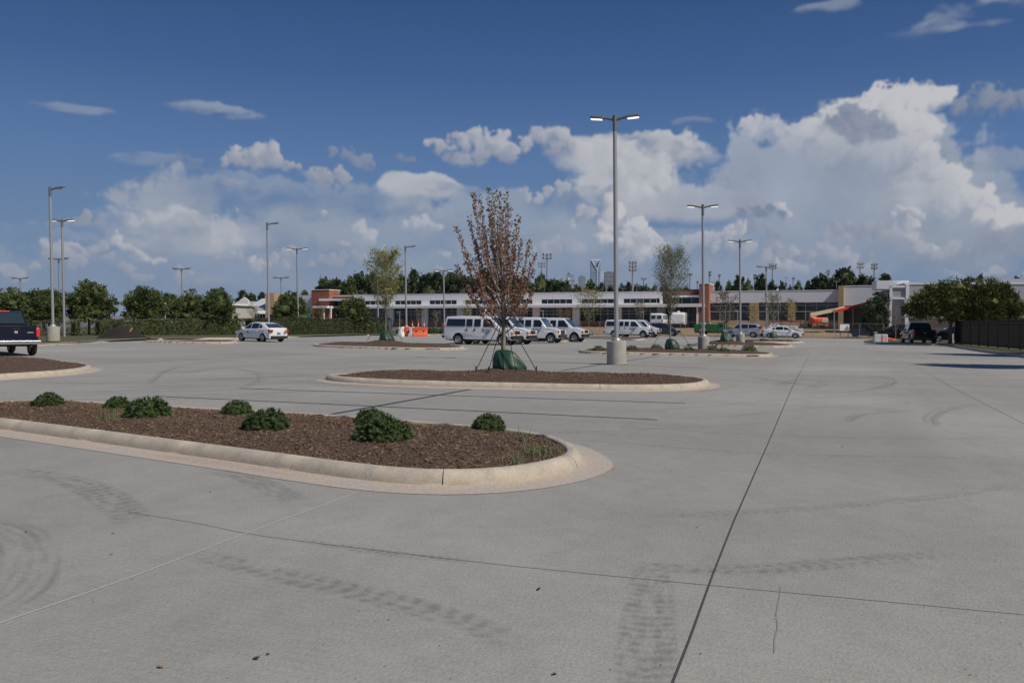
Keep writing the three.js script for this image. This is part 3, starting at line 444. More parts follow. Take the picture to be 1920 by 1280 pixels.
function bushCore(seed, rx, ry) { const g = new THREE.IcosahedronGeometry(1, 2), p = g.attributes.position; for (let i = 0; i < p.count; i++) { const x = p.getX(i), y = p.getY(i), z = p.getZ(i), k = .62 + .25 * fbm(x * 2 + 7, y * 2 + z * 2 + 7, 2, 0, seed); p.setXYZ(i, x * rx * k, Math.max(-.05, y * ry * k + .02), z * rx * k); } g.computeVertexNormals(); return g; }
const coreMat = std(.05, .075, .024, 1);
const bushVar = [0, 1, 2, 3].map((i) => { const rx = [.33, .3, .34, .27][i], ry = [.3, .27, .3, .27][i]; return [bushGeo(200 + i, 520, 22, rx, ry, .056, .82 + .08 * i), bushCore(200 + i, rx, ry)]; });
const farBush = [0, 1].map((i) => [bushGeo(210 + i, 90, 14, .42, .34, .13, .9), bushCore(210 + i, .42, .34)]);
function bush(label, px, py, isl, s, v, turn, far) {
  const y0 = .16, p0 = G(px, py, y0), I = isl && islands[isl]; const y = I ? I.top(p0.x, p0.z) - .03 : 0, p = G(px, py, Math.max(y, 0)); p.y = Math.max(y, 0) - .01;
  const t = thing('pine_bush', label, 'bush', p, turn, 'low pine bushes in the islands'), [n, c] = far ? farBush[v % 2] : bushVar[v % 4];
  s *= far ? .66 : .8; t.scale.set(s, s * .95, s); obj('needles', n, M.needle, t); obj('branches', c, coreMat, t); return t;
}
bush('leftmost small pine bush on the near island', 90, 763, 'near', .86, 0, .4);
bush('pine bush behind the weeds on the near island', 219, 768, 'near', .84, 1, 1.4);
bush('pine bush standing right of the weeds on the near island', 280, 783, 'near', 1.08, 2, 2.2);
bush('pine bush by the rear kerb of the near island', 442, 780, 'near', .92, 3, 3.1);
bush('wide flat pine bush at the middle of the near island', 499, 808, 'near', 1.08, 0, 4.4);
bush('brownish pine bush half hidden behind a brighter one', 697, 798, 'near', .95, 1, 5.2);
bush('largest and brightest pine bush on the near island', 719, 829, 'near', 1.2, 2, .9);
bush('lone pine bush nearest the round end of the near island', 914, 808, 'near', .92, 3, 2.7);
for (const [x, y, s, l] of [[1122, 657, .95, 'left end small bush of the right island'], [1184, 657, 1, 'small bush just right of the tall lamp base'], [1231, 654.5, 1, 'small bush left of the watering bag on the right island'], [1290, 658.5, .95, 'small bush between watering bag and lamp on the right island'], [1334, 657, 1.05, 'small bush right of the lamp on the right island'], [1357, 660, .9, 'low flat bush near the kerb of the right island'], [1404, 659, 1.3, 'widest bush near the round end of the right island']]) bush(l, x, y, 'right', s, Math.round(x), x, true);
for (const [x, y, s, l] of [[1343, 646, 1.1, 'dark bush in front of the silver SUV hood'], [1375, 645, 1.0, 'dark bush by the front wheel of the silver SUV'], [1406, 645, 1.2, 'bush by the rear wheel of the silver SUV'], [1432, 643, 1.3, 'dark bush at the tail of the white sedan'], [1460, 643, 1.0, 'small bush below the doors of the white sedan'], [1479, 643, 1, 'small bush below the front door of the white sedan']]) bush(l, x, y, null, s * 1.1, Math.round(x), x, true);
// weeds in the mulch
{
  const weed = (label, px, py, n, seed, sp, hgt) => { const p = G(px, py, .2), I = islands.near, r = rng(seed), L = []; p.y = I.top(p.x, p.z); const t = thing('grass_weed', label, 'weed', p); const pos = [], idx = []; for (let i = 0; i < n; i++) { const x = (r() + r() - 1) * sp, z = (r() + r() - 1) * sp, a = r() * 6.28, h = hgt * (.4 + r() * .9), b = h * (.2 + r() * .6), w = .004 + r() * .003, k = pos.length / 3, dx = Math.cos(a), dz = Math.sin(a); for (let j = 0; j <= 3; j++) { const q = j / 3, ww = w * (1 - q * .9); pos.push(x + dx * b * q * q - dz * ww, h * q - .02, z + dz * b * q * q + dx * ww, x + dx * b * q * q + dz * ww, h * q - .02, z + dz * b * q * q - dx * ww); if (j < 3) idx.push(k + j * 2, k + j * 2 + 1, k + j * 2 + 2, k + j * 2 + 1, k + j * 2 + 3, k + j * 2 + 2); } } const o = obj('blades', raw(pos, idx), std(.11, .17, .055, .7), t); o.userData.kind = 'stuff'; };
  weed('tuft of thin grass left among the near island bushes', 203, 785, 40, 1, .17, .2); weed('small grass sprig between two near island bushes', 322, 783, 10, 2, .05, .12);
  weed('grass weeds at the round end of the near island', 1010, 842, 60, 3, .2, .16); weed('grass weeds at the kerb by the round end', 965, 862, 34, 4, .14, .15); weed('tall grass stalks behind the round end weeds', 985, 824, 14, 5, .1, .2); weed('sparse grass along the inner edge of the round end', 1050, 838, 14, 6, .14, .15);
}
// litter on the concrete: dead leaves, crumbs of mulch
{
  const r = rng(404), geo = new THREE.CircleGeometry(.5, 6), im = new THREE.InstancedMesh(geo, new THREE.MeshStandardMaterial({ roughness: .9, side: THREE.DoubleSide }), 110), m = new THREE.Matrix4(), q = new THREE.Quaternion(), e = new THREE.Euler(), c = new THREE.Color();
  const spots = [[310, 848], [318, 850], [498, 877], [505, 876], [145, 824], [152, 825], [1113, 871], [1150, 880], [1010, 1106], [1040, 1265], [300, 1252], [480, 1236], [502, 1228], [48, 998], [212, 1000], [394, 923], [1260, 884], [1307, 990], [1580, 838], [1602, 846], [1835, 865], [1700, 755], [1808, 917], [1660, 765], [1600, 700], [208, 1040]];
  for (let i = 0; i < 110; i++) { const [x, y] = i < spots.length ? spots[i] : [r() * 1920, 720 + Math.pow(r(), .8) * 560], p = G(x, y); e.set(-Math.PI / 2 + (r() - .5) * .7, (r() - .5) * .7, r() * 6); const s = i < spots.length ? .012 + r() * .016 : .003 + r() * .006; m.compose(p.setY(.006 + s * .12), q.setFromEuler(e), V3(s * 1.6, s, 1)); im.setMatrixAt(i, m); c.setRGB(...(i % 5 === 0 ? [.3, .16, .05] : i % 7 === 0 ? [.45, .42, .36] : [.05, .04, .03])); im.setColorAt(i, c); }
  im.name = 'fallen_leaves'; im.castShadow = im.receiveShadow = true; im.userData = { label: 'dead leaves and crumbs of mulch scattered over the concrete', category: 'litter', kind: 'stuff' }; scene.add(im);
}
// crowns: leaves gathered in clumps on blobs
function crownGeo(seed, blobs, n, size, cols, o = {}) {
  const r = rng(seed), L = [], vol = blobs.map((b) => b[3] * b[4]), tot = vol.reduce((a, b) => a + b), p = V3(), out = V3();
  const clumps = []; const nc = o.clumps || Math.round(n / 34);
  for (let i = 0; i < nc; i++) { let k = r() * tot, b = 0; while (b < blobs.length - 1 && k > vol[b]) k -= vol[b++]; const B = blobs[b], th = r() * 6.283, cz = 2 * r() - 1, sz = Math.sqrt(1 - cz * cz), q = (o.shell ?? .62) + (1 - (o.shell ?? .62)) * r(), d = V3(sz * Math.cos(th), cz, sz * Math.sin(th)); clumps.push([V3(B[0] + d.x * B[3] * q, B[1] + d.y * B[4] * q, B[2] + d.z * (B[5] || B[3]) * q), d, .6 + r() * .7]); }
  for (let i = 0; i < n; i++) {
    const [c, d, cr] = clumps[Math.floor(r() * nc)], R = (o.clump || .32) * cr; p.set(c.x + (r() + r() - 1) * R, c.y + (r() + r() - 1) * R * .8, c.z + (r() + r() - 1) * R);
    out.set(d.x * .8 + r() - .5, d.y * .5 + .15 + r() - .5, d.z * .8 + r() - .5); const cl = cols[Math.floor(r() * r() * cols.length)]; L.push([p.clone(), out.clone(), size * (.7 + r() * .6), cl, .62]);
  }
  const g = leafGeo(L); if (!o.core) return g;
  const parts = [g.toNonIndexed()]; parts[0].computeVertexNormals();
  blobs.forEach((B, i) => { const q = new THREE.IcosahedronGeometry(1, 2), P = q.attributes.position, col = []; for (let k = 0; k < P.count; k++) { const x = P.getX(k), y = P.getY(k), z = P.getZ(k), f = o.core * (.8 + .4 * fbm(x * 2 + i + 5, y * 2 + z * 2 + 9, 2)); P.setXYZ(k, B[0] + x * B[3] * f, B[1] + y * B[4] * f, B[2] + z * (B[5] || B[3]) * f); const c = cols[k % 3 === 0 ? 0 : Math.min(3, cols.length - 1)]; col.push(c[0], c[1], c[2]); } q.setAttribute('color', new THREE.Float32BufferAttribute(col, 3)); q.deleteAttribute('uv'); q.computeVertexNormals(); parts.push(q); });
  return merge(parts);
}
function limbs(seed, trunkH, r0, list, mat) { const r = rng(seed), g = []; const top = V3(0, trunkH, 0); g.push(rod(V3(0, -.1, 0), top, r0, r0 * .75, 8)); for (const [x, y, z] of list) { const mid = V3(x * .4 + (r() - .5) * .2, lerp(trunkH, y, .55), z * .4 + (r() - .5) * .2); g.push(rod(top, mid, r0 * .6, r0 * .4), rod(mid, V3(x, y, z), r0 * .4, r0 * .12, 5)); } return merge(g); }
const GREEN = [[.06, .09, .02], [.08, .11, .024], [.11, .14, .032], [.045, .07, .017], [.15, .165, .045]], DARK = [[.022, .042, .014], [.03, .052, .016], [.04, .062, .018], [.055, .075, .024]], OLIVE = [[.085, .105, .02], [.12, .13, .022], [.055, .075, .017], [.19, .165, .03]];
// ---------------------------------------------------------------- buildings
const BY = 20 * D2R, BZ = 150, BASE = .72, TILT = .0066;
const fz = (px) => { const dx = px - 960, s = (dx * BZ) / (F * Math.cos(BY) + dx * Math.sin(BY)); return [s, BZ - s * Math.sin(BY)]; };
const S = (px) => fz(px)[0];                                              // along the front of the school
const HY = (px, py) => { const [s, z] = fz(px); return P(px, py, z).y - BASE - TILT * s; };
{
  const b = thing('school_building', 'long low white and brick school building across the back of the lot', 'building', V3(0, BASE, -BZ));
  b.rotation.set(0, -BY, TILT, 'YXZ');
  const box = (name, m, x0, x1, y0, y1, z0, z1, parent = b) => obj(name, bx(x0, x1, y0, y1, z0, z1), m, parent);
  const L0 = S(664), R0 = S(1240), top = 5.95, eave0 = 3.42, eave1 = 3.86, cl0 = 4.08, cl1 = 4.86;
  const piers = [664, 731.5, 796, 862.5, 934, 1005, 1080, 1158.5, 1239].map(S);
  box('roof', M.roof, S(590), S(1575), top - .25, top - .05, -24, -.4);
  box('rear_wall', M.wallWhite, S(590), S(1575), -1, top - .25, -24.2, -24);
  box('floor_slab', M.conc, S(590), S(1690), -1.2, .0, -24, 1.2);
  box('wall', M.wallWhite, L0, R0, cl1, top, -.35, 0);                     // metal band over the clerestory
  box('wall', M.wallWhite, L0, R0, eave1 - .05, cl0, -.35, -.003);
  box('coping', M.trim, L0, R0, top, top + .07, -.4, .04);
  box('canopy', M.trim, L0 - .4, R0 + .3, eave0, eave1, -.2, 1.5);
  for (let i = 0; i < 60; i++) { const x = lerp(L0 + .5, R0 - .5, i / 59); if (i % 4 === 0) obj('panel_joint', bx(x - .012, x + .012, cl1 + .05, top - .02, -.01, .004), M.frame, b); }
  for (let i = 0; i < 8; i++) {
    const a = piers[i], c = piers[i + 1];
    box('pier', M.wallWhite, a - .62, a + .62, -.2, eave0, -.6, .12);
    box('wall', M.wallWhite, i ? a - .68 : a - .3, a + .92, cl0, cl1, -.35, -.002);
    const w = new THREE.Group(); w.name = 'clerestory_window'; b.add(w);
    const x0 = a + .92, x1 = c - .68; obj('frame', [bx(x0, x1, cl0, cl0 + .05, -.2, -.05), bx(x0, x1, cl1 - .05, cl1, -.2, -.05), ...[0, 1, 2, 3, 4, 5].map((k) => { const x = lerp(x0 + .03, x1 - .03, k / 5); return bx(x - .035, x + .035, cl0, cl1, -.2, -.04); })], M.frame, w);
    for (let k = 0; k < 5; k++) obj('pane', bx(lerp(x0, x1, k / 5) + .04, lerp(x0, x1, (k + 1) / 5) - .04, cl0 + .05, cl1 - .05, -.16, -.14), M.pane, w);
    const s = new THREE.Group(); s.name = 'storefront_window'; b.add(s);
    const y0 = .95, X0 = a + .62, X1 = c - .62, rows = [y0, 2.35, 2.85, eave0], cols = 5;
    obj('brick_base', bx(X0, X1, -.4, y0, -.5, 0), M.brick, b);
    obj('frame', [...rows.map((y) => bx(X0, X1, y - .03, y + .03, -.5, -.36)), ...[...Array(cols + 1)].map((_, k) => { const x = lerp(X0, X1, k / cols); return bx(x - .035, x + .035, y0, eave0, -.5, -.34); })], M.frame, s);
    for (let r = 0; r < 3; r++) for (let k = 0; k < cols; k++) obj('pane', bx(lerp(X0, X1, k / cols) + .03, lerp(X0, X1, (k + 1) / cols) - .03, rows[r] + .03, rows[r + 1] - .03, -.46, -.44), M.pane, s);
  }
  box('pier', M.greyPanel, piers[8] - .62, piers[8] + .75, -.3, eave0, -.6, .12);
  box('end_wall', M.wallWhite, R0 - .3, R0 + .05, eave1, top, -6, .002);
  box('interior_wall', M.recess, S(590), S(1575), -.5, top - .4, -6.2, -6);
  // left entry: brick tower, raised white canopies, posts
  const t0 = S(588), t1 = S(621), ty = HY(605, 544);
  box('brick_tower', M.brick, t0, t1, -.6, ty, -3, .8); obj('tower_cap', bx(t0 - .08, t1 + .08, ty, ty + .12, -3.1, .88), M.trim, b);
  box('brick_wall', M.brick, t1, L0, HY(640, 562), HY(640, 552), -2.4, -.6);
  box('canopy', M.trim, S(604), S(662), HY(630, 564), HY(630, 560), -2, 1.2); box('canopy', M.trim, S(602), S(629), HY(615, 578), HY(615, 574), -.5, 3);
  for (const p of [621, 634]) box('column', M.trim, S(p) - .12, S(p) + .12, -.4, HY(615, 574), 2.5, 2.74);
  { const w = new THREE.Group(); w.name = 'clerestory_window'; b.add(w); for (let k = 0; k < 5; k++) obj('pane', bx(lerp(t1, L0, k / 5) + .05, lerp(t1, L0, (k + 1) / 5) - .05, HY(630, 574), HY(630, 565), -.9, -.88), M.pane, w); obj('frame', [0, 1, 2, 3, 4, 5].map((k) => bx(lerp(t1, L0, k / 5) - .04, lerp(t1, L0, k / 5) + .04, HY(630, 574), HY(630, 565), -.9, -.85)), M.frame, w); }
  { const w = new THREE.Group(); w.name = 'glass_door'; b.add(w); for (let k = 0; k < 6; k++) obj('pane', bx(lerp(t1, L0, k / 6) + .05, lerp(t1, L0, (k + 1) / 6) - .05, -.3, HY(630, 576), -1.6, -1.58), M.pane, w); obj('frame', [0, 1, 2, 3, 4, 5, 6].map((k) => bx(lerp(t1, L0, k / 6) - .05, lerp(t1, L0, k / 6) + .05, -.3, HY(630, 576), -1.6, -1.5)), M.frame, w); }
  // corrugated wing left of the tower, behind the trees
  box('metal_wall', M.panel, S(520), t0, .9, HY(560, 553), -10, -1); box('stone_base', M.tan, S(520), t0, -1, .9, -10, -.95);
  // right entry: brick block, tower, canopies, deep glass porch
  const e0 = R0 + .05, e1 = S(1313), k1 = S(1331), bt = HY(1280, 543.5), kt = HY(1320, 533);
  box('brick_wall', M.brick, e0, e1, HY(1280, 552), bt, -4, -.4); obj('tower_cap', bx(e0, e1, bt, bt + .1, -4.05, -.35), M.dark, b);
  box('brick_tower', M.brick, e1, k1, -.4, kt, -4, 1.6); obj('tower_cap', bx(e1 - .06, k1 + .06, kt, kt + .12, -4.1, 1.66), M.trim, b);
  box('canopy', M.trim, S(1258), e1, HY(1285, 557.5), HY(1285, 553.5), -3, .6); box('canopy', M.trim, S(1242), k1 - .6, HY(1285, 576), HY(1285, 570), -3, 3.6);
  box('column', M.trim, S(1311), S(1314), -.3, HY(1285, 576), 2.9, 3.2);
  { const y0 = HY(1285, 570), y1 = HY(1285, 558), w = new THREE.Group(); w.name = 'clerestory_window'; b.add(w); for (let k = 0; k < 4; k++) obj('pane', bx(lerp(e0, e1, k / 4) + .05, lerp(e0, e1, (k + 1) / 4) - .05, y0, y1, -1.2, -1.18), M.pane, w); obj('frame', [0, 1, 2, 3, 4].map((k) => bx(lerp(e0, e1, k / 4) - .05, lerp(e0, e1, k / 4) + .05, y0, y1, -1.2, -1.1)), M.frame, w); }
  { const y1 = HY(1285, 577), w = new THREE.Group(); w.name = 'glass_door'; b.add(w); for (let k = 0; k < 8; k++) for (const [a, c] of [[-.1, 2.1], [2.16, y1]]) obj('pane', bx(lerp(e0, e1, k / 8) + .05, lerp(e0, e1, (k + 1) / 8) - .05, a, c, -2.8, -2.78), M.pane, w); obj('frame', [...Array(9)].map((_, k) => bx(lerp(e0, e1, k / 8) - .05, lerp(e0, e1, k / 8) + .05, -.1, y1, -2.8, -2.7)).concat([bx(e0, e1, 2.1, 2.16, -2.8, -2.7)]), M.frame, w); }
  // right wing: ribbed metal above, tall windows between tan piers, stone base
  const w0 = k1, w1 = S(1572), wt = HY(1450, 545.5), wy1 = HY(1450, 567), wy0 = HY(1450, 601), m1 = HY(1450, 572.5), m2 = HY(1450, 584);
  { const g = bx(w0, w1, wy1, wt, -.4, 0), p = g.attributes.position, uv = g.attributes.uv; for (let i = 0; i < p.count; i++) uv.setXY(i, p.getX(i) / 2.4, p.getY(i) / 2.4); obj('metal_wall', g, M.panel, b); }
  box('coping', M.trim, w0, w1, wt, wt + .1, -.45, .05); box('stone_base', M.tan, w0, w1, -1, wy0, -.4, .06);
  const bays = [[1331, 1405.5], [1422, 1478], [1490, 1572]];
  for (const [p0, p1] of [[1405.5, 1422], [1478, 1490]]) box('tan_pier', M.tan, S(p0), S(p1), wy0, wy1, -.5, .06);
  for (const [p0, p1] of bays) { const x0 = S(p0), x1 = S(p1), n = Math.round((x1 - x0) / 1.45), ys = [wy0, m2, m1, wy1], w = new THREE.Group(); w.name = 'storefront_window'; b.add(w); obj('frame', [...ys.map((y) => bx(x0, x1, y - .05, y + .05, -.42, -.3)), ...[...Array(n + 1)].map((_, k) => { const x = lerp(x0, x1, k / n); return bx(x - .04, x + .04, wy0, wy1, -.42, -.28); })], M.frame, w); for (let r = 0; r < 3; r++) for (let k = 0; k < n; k++) obj('pane', bx(lerp(x0, x1, k / n) + .04, lerp(x0, x1, (k + 1) / n) - .04, ys[r] + .05, ys[r + 1] - .05, -.4, -.38), M.pane, w); }
  // taller block at the right end
  const q0 = S(1571.5), q1 = S(1581), q2 = S(1664), qt = HY(1600, 537);
  box('tan_tower', M.tan, q0, q1, -1, HY(1575, 536.5), -2, 2.2);
  { const g = bx(q1, q2, HY(1620, 573), qt, -12, 1.2), p = g.attributes.position, uv = g.attributes.uv; for (let i = 0; i < p.count; i++) uv.setXY(i, p.getX(i) / 2.4, p.getY(i) / 2.4); obj('metal_wall', g, M.panel, b); }
  box('coping', M.trim, q1, q2, qt, qt + .1, -12, 1.26); box('soffit', M.recess, q1, q2, -1, HY(1620, 573.2), -6, -5.6); box('porch_column', M.tan, S(1598), S(1601), -1, HY(1620, 573), -1, -.6);
  for (const p of [1612, 1630, 1648]) obj('door_frame', [bx(S(p), S(p) + .1, -.6, 2.4, -5.6, -5.5), bx(S(p), S(p) + 1.4, 2.3, 2.4, -5.6, -5.5)], M.frame, b);
  // things fixed on the roof
  obj('rooftop_unit', [bx(S(870), S(902), top - .1, HY(886, 546.2), -9, -6)], M.greyPanel, b); obj('rooftop_unit', bx(S(1454), S(1458), wt, wt + .45, -3, -2.6), M.trim, b); obj('brick_penthouse', bx(S(1010), S(1021), top - .1, HY(1016, 544.4), -10, -7), M.brick, b);
  { const g = new THREE.SphereGeometry(1.6, 12, 6, 0, 6.3, 0, 1.2).scale(1, .4, 1).translate(S(1146), top - .5, -6); obj('roof_dome', g, M.trim, b); }
  { const x0 = S(1079), x1 = S(1104), y = HY(1090, 548), h = .42; obj('roof_sign', [0, 1, 2, 3, 4, 5, 6].map((k) => rbx(lerp(x0, x1, (k + .12) / 7), lerp(x0, x1, (k + .88) / 7), y, y + h, -4.2, -4.05, .05)), std(.6, .12, .14, .5), b); obj('sign_rail', [bx(x0, x1, y - .1, y - .04, -4.2, -4.1), bx(x0, x1, y + h + .03, y + h + .09, -4.2, -4.1)], M.frame, b); }
}
{ // grey ribbed building behind the right trees, with the white steel frame at its corner
  const Z0 = 112, yaw = 14 * D2R, c = P(1695, 620, Z0), b = thing('metal_building', 'grey ribbed metal building with a white steel frame at its corner, behind the right trees', 'building', V3(c.x, -.1, c.z), -yaw);
  const sx = (px) => { const k = (px - 960) / F; return (k * Z0 - c.x) / (Math.cos(yaw) + k * Math.sin(yaw)); }, hy = (px, py) => { const s = sx(px); return P(px, py, Z0 - s * Math.sin(yaw)).y + .1; };
  const x1 = 24, tp = hy(1720, 533);
  const g = bx(0, x1, 3.9, tp, -10, 0), p = g.attributes.position, uv = g.attributes.uv; for (let i = 0; i < p.count; i++) uv.setXY(i, p.getX(i) / 2.4, p.getY(i) / 2.4);
  obj('metal_wall', g, M.greyPanel, b); obj('coping', bx(0, x1, tp, tp + .22, -10, .08), M.trim, b); obj('roof', bx(0, x1, tp - .3, tp - .1, -30, -10), M.roof, b);
  obj('upper_block', bx(sx(1860), x1, tp, tp + .9, -16, -4), M.greyPanel, b); obj('penthouse', bx(-2.6, 1.5, tp - .4, tp + .75, -9, -5), M.wallWhite, b);
  obj('lower_wall', bx(0, x1, -.4, 3.9, -3, -2.6), M.recess, b); obj('canopy', bx(0, sx(1765), 2.72, 2.95, -2.6, 1.6), M.trim, b);
  for (let k = 0; k < 16; k++) obj('pane', bx(.4 + k * 1.45, 1.7 + k * 1.45, 3.05, 3.8, -.3, -.26), M.pane, b);
  obj('white_band', [bx(0, x1, 3.78, 3.92, -.2, .05), bx(0, x1, 2.96, 3.06, -.2, .05)], M.trim, b); obj('porch_wall', bx(2, x1, -.3, 1.6, -2.2, -2), M.recess, b);
  for (let k = 0; k < 10; k++) obj('pane', bx(9 + k * 1.5, 10.3 + k * 1.5, 1.7, 2.7, -2.3, -2.26), M.pane, b);
  const f0 = sx(1661), f1 = sx(1691), ft = hy(1690, 534), fb = hy(1690, 562);
  obj('steel_frame', [bx(f0, f0 + .28, -.3, ft - .2, 2.2, 2.5), bx(f1 - .05, f1 + .35, -.3, ft, 2.1, 2.55), bx(f0, f1, ft - .45, ft - .2, 2.2, 2.5), bx(f0, f1, fb, fb + .25, 2.2, 2.5), bx(f1, f1 + .35, ft - .4, ft, -2, 2.2)], M.wallWhite, b);
  obj('frame_panel', bx(f0 + .28, f1 - .05, fb + .25, ft - .45, 2.26, 2.34), M.greyPanel, b); obj('porch_wall', bx(f0 + .3, f1, -.3, fb, -1, -.8), M.recess, b);
}
{ // gabled building at left
  const Z0 = 172, c = P(467, 600, Z0), b = thing('gabled_building', 'small gabled building with a pale metal roof and tan tower, far left', 'building', V3(c.x, 0, c.z), -8 * D2R), k = Z0 / F, y = (py) => P(467, py, Z0).y, x = (px) => (px - 467) * k;
  const gs = new THREE.Shape([[x(449), y(577)], [x(467), y(577)], [x(467), y(563)], [x(458), y(557)], [x(449), y(563)]].map((q) => new THREE.Vector2(...q)));
  obj('gable_wall', new THREE.ExtrudeGeometry(gs, { depth: .4, bevelEnabled: false }), M.trim, b);
  const roof = raw([x(466), y(558), -6, x(504), y(556), -6, x(504), y(579), .8, x(463), y(579), .8, x(466), y(558) - .3, -6, x(504), y(556) - .3, -6, x(504), y(579) - .3, .8, x(463), y(579) - .3, .8], [0, 1, 2, 0, 2, 3, 4, 6, 5, 4, 7, 6, 3, 2, 6, 3, 6, 7, 0, 3, 7, 0, 7, 4]); roof.computeVertexNormals(); obj('roof', toCreasedNormals(roof.toNonIndexed(), .3), M.roof, b);
  obj('tan_wall', bx(x(455), x(467), 0, y(577), -1, .3), M.tan, b); obj('tan_tower', bx(x(503), x(520), 0, y(549.5), -4, 1), M.tan, b); obj('white_wall', bx(x(380), x(449), 0, y(563), -12, -8), M.wallWhite, b);
  obj('rear_roof', bx(x(440), x(590), y(562), y(553), -20, -14), M.panel, b);
  { const w = new THREE.Group(); w.name = 'window'; b.add(w); for (let i = 0; i < 6; i++) for (const [a, d] of [[.2, 1.4], [1.46, 2.9]]) obj('pane', bx(lerp(x(470), x(503), i / 6) + .04, lerp(x(470), x(503), (i + 1) / 6) - .04, a, d, -.3, -.26), M.pane, w); obj('frame', [0, 1, 2, 3, 4, 5, 6].map((i) => bx(lerp(x(470), x(503), i / 6) - .05, lerp(x(470), x(503), i / 6) + .05, 0, 3, -.3, -.2)), M.trim, w); }
  obj('porch_canopy', [bx(x(440), x(466), 1.5, 1.7, .3, 3), bx(x(442), x(443), 0, 1.5, 2.7, 2.9), bx(x(463), x(464), 0, 1.5, 2.7, 2.9)], M.trim, b); obj('pane', bx(x(449), x(455), 0, y(578), -.4, -.3), M.pane, b);
}
{ // low glazed building behind the left trees
  const Z0 = 150, c = P(255, 600, Z0), k = Z0 / F, b = thing('glazed_building', 'low building of blue glass and white mullions behind the left trees', 'building', V3(c.x, -.2, c.z), -6 * D2R), x = (px) => (px - 255) * k, H0 = P(255, 571, Z0).y + .2;
  obj('wall', bx(x(300), x(440), -.3, H0, -10, -.4), M.recess, b); obj('roof', bx(x(296), x(444), H0, H0 + .35, -10, .4), M.trim, b);
  for (let i = 0; i < 13; i++) for (let j = 0; j < 3; j++) obj('pane', bx(x(300) + i * 1 + .04, x(300) + (i + 1) * 1 - .04, j * H0 / 3 + .04, (j + 1) * H0 / 3 - .04, -.3, -.26), i % 3 ? M.pane : M.bluish, b);
  obj('mullions', [...Array(14)].map((_, i) => bx(x(300) + i - .04, x(300) + i + .04, 0, H0, -.3, -.2)).concat([1, 2].map((j) => bx(x(300), x(300) + 13, j * H0 / 3 - .04, j * H0 / 3 + .04, -.3, -.22))), M.trim, b);
  for (let j = 0; j < 4; j++) obj('white_louvre', bx(x(203), x(240), .3 + j * .42, .52 + j * .42, -1 - j * .3, -.6 - j * .3), M.trim, b); obj('grey_wall', bx(x(40), x(300), -.3, H0 * .55, -9, -4), M.greyPanel, b);
}
// ---------------------------------------------------------------- lamps of the lot
const LG = (() => {
  const head = (s) => { const arm = [V3(0, 0, 0), V3(s * .18, .06, 0), V3(s * .5, .13, 0)], g = new THREE.TubeGeometry(new THREE.CatmullRomCurve3(arm), 8, .055, 6), body = rbx(.42, .95, .06, .17, -.17, .17, .04), p = body.attributes.position; for (let i = 0; i < p.count; i++) { const x = p.getX(i); p.setY(i, p.getY(i) + (x - .42) * .08); if (p.getY(i) > .12) p.setZ(i, p.getZ(i) * .75); if (s < 0) p.setX(i, -x); } if (s < 0) { const ix = body.index; if (ix) for (let i = 0; i < ix.count; i += 3) { const a = ix.getX(i); ix.setX(i, ix.getX(i + 1)); ix.setX(i + 1, a); } } body.computeVertexNormals(); return [g, body]; };
  const lens = (s) => { const g = bx(.5, .92, .028, .058, -.13, .13), p = g.attributes.position; for (let i = 0; i < p.count; i++) { const x = p.getX(i); p.setY(i, p.getY(i) + (x - .42) * .08); if (s < 0) p.setX(i, -x); } if (s < 0) for (let i = 0; i < g.index.count; i += 3) { const a = g.index.getX(i); g.index.setX(i, g.index.getX(i + 1)); g.index.setX(i + 1, a); } g.computeVertexNormals(); return g; };
  return { head: [merge(head(1)), merge(head(-1))], lens: [lens(1), lens(-1)], base: new THREE.LatheGeometry([[0, 0], [.375, 0], [.38, .02], [.38, .89], [.36, .915], [0, .915]].map((q) => new THREE.Vector2(...q)), 32), collar: new THREE.LatheGeometry([[.19, 0], [.19, .02], [.17, .1], [.12, .13]].map((q) => new THREE.Vector2(...q)), 20) };
})();
function lamp(label, px, pyTop, depth, y0, arms, lit, baseOn = true, twist = 0, thick = 1, bs = 1) {
  const foot = P(px, 620, depth); foot.y = y0;
  const total = P(px - 2, pyTop, depth).y - y0, t = thing('lot_lamp', label, 'street lamp', foot, 0, 'light poles of the parking lot');
  t.rotation.set(0, 0, .0185);
  if (baseOn) { obj('concrete_base', bs === 1 ? LG.base : LG.base.clone().scale(bs, 1, bs), M.base, t); obj('collar', LG.collar.clone().translate(0, .915, 0), M.pole, t); }
  const h0 = baseOn ? .92 : -.2; obj('pole', new THREE.CylinderGeometry(.078 * thick, .088 * thick, total - .62 - h0, 12).translate(0, (total - .62 + h0) / 2, 0), M.pole, t);
  obj('pole_top', new THREE.CylinderGeometry(.085 * thick, .085 * thick, .62, 12).translate(0, total - .31, 0), M.poleDark, t);
  for (const s of arms) { const g = new THREE.Group(); g.name = 'lamp_head'; g.position.y = total - .2; g.rotation.y = twist; g.rotation.x = .1; t.add(g); if (thick !== 1) g.scale.setScalar(thick); obj('housing', LG.head[s > 0 ? 0 : 1], M.poleDark, g); obj('lamp_lens', LG.lens[s > 0 ? 0 : 1], lit ? M.lens : M.lensOff, g); }
  return t;
}
lamp('tallest twin-headed light pole on a concrete base right of centre', 1157, 216, 33.6, 0, [1, -1], true, true, -.25);
lamp('twin-headed light pole on the right mulch island', 1320, 383, 48, .0, [1, -1], true, true, -.2, .9, .8);
lamp('twin-headed light pole in front of the silver SUV', 1389, 449, 62.8, .0, [1, -1], true, true, -.2, .9, .8);
lamp('single-armed light pole on a concrete base beside the dark pickup', 99, 350, 53.5, .2, [1], false, true, -.1);
lamp('twin-headed light pole close behind the tall left pole', 120, 411, 70, 0, [1, -1], true, false, -.1, 1.1);
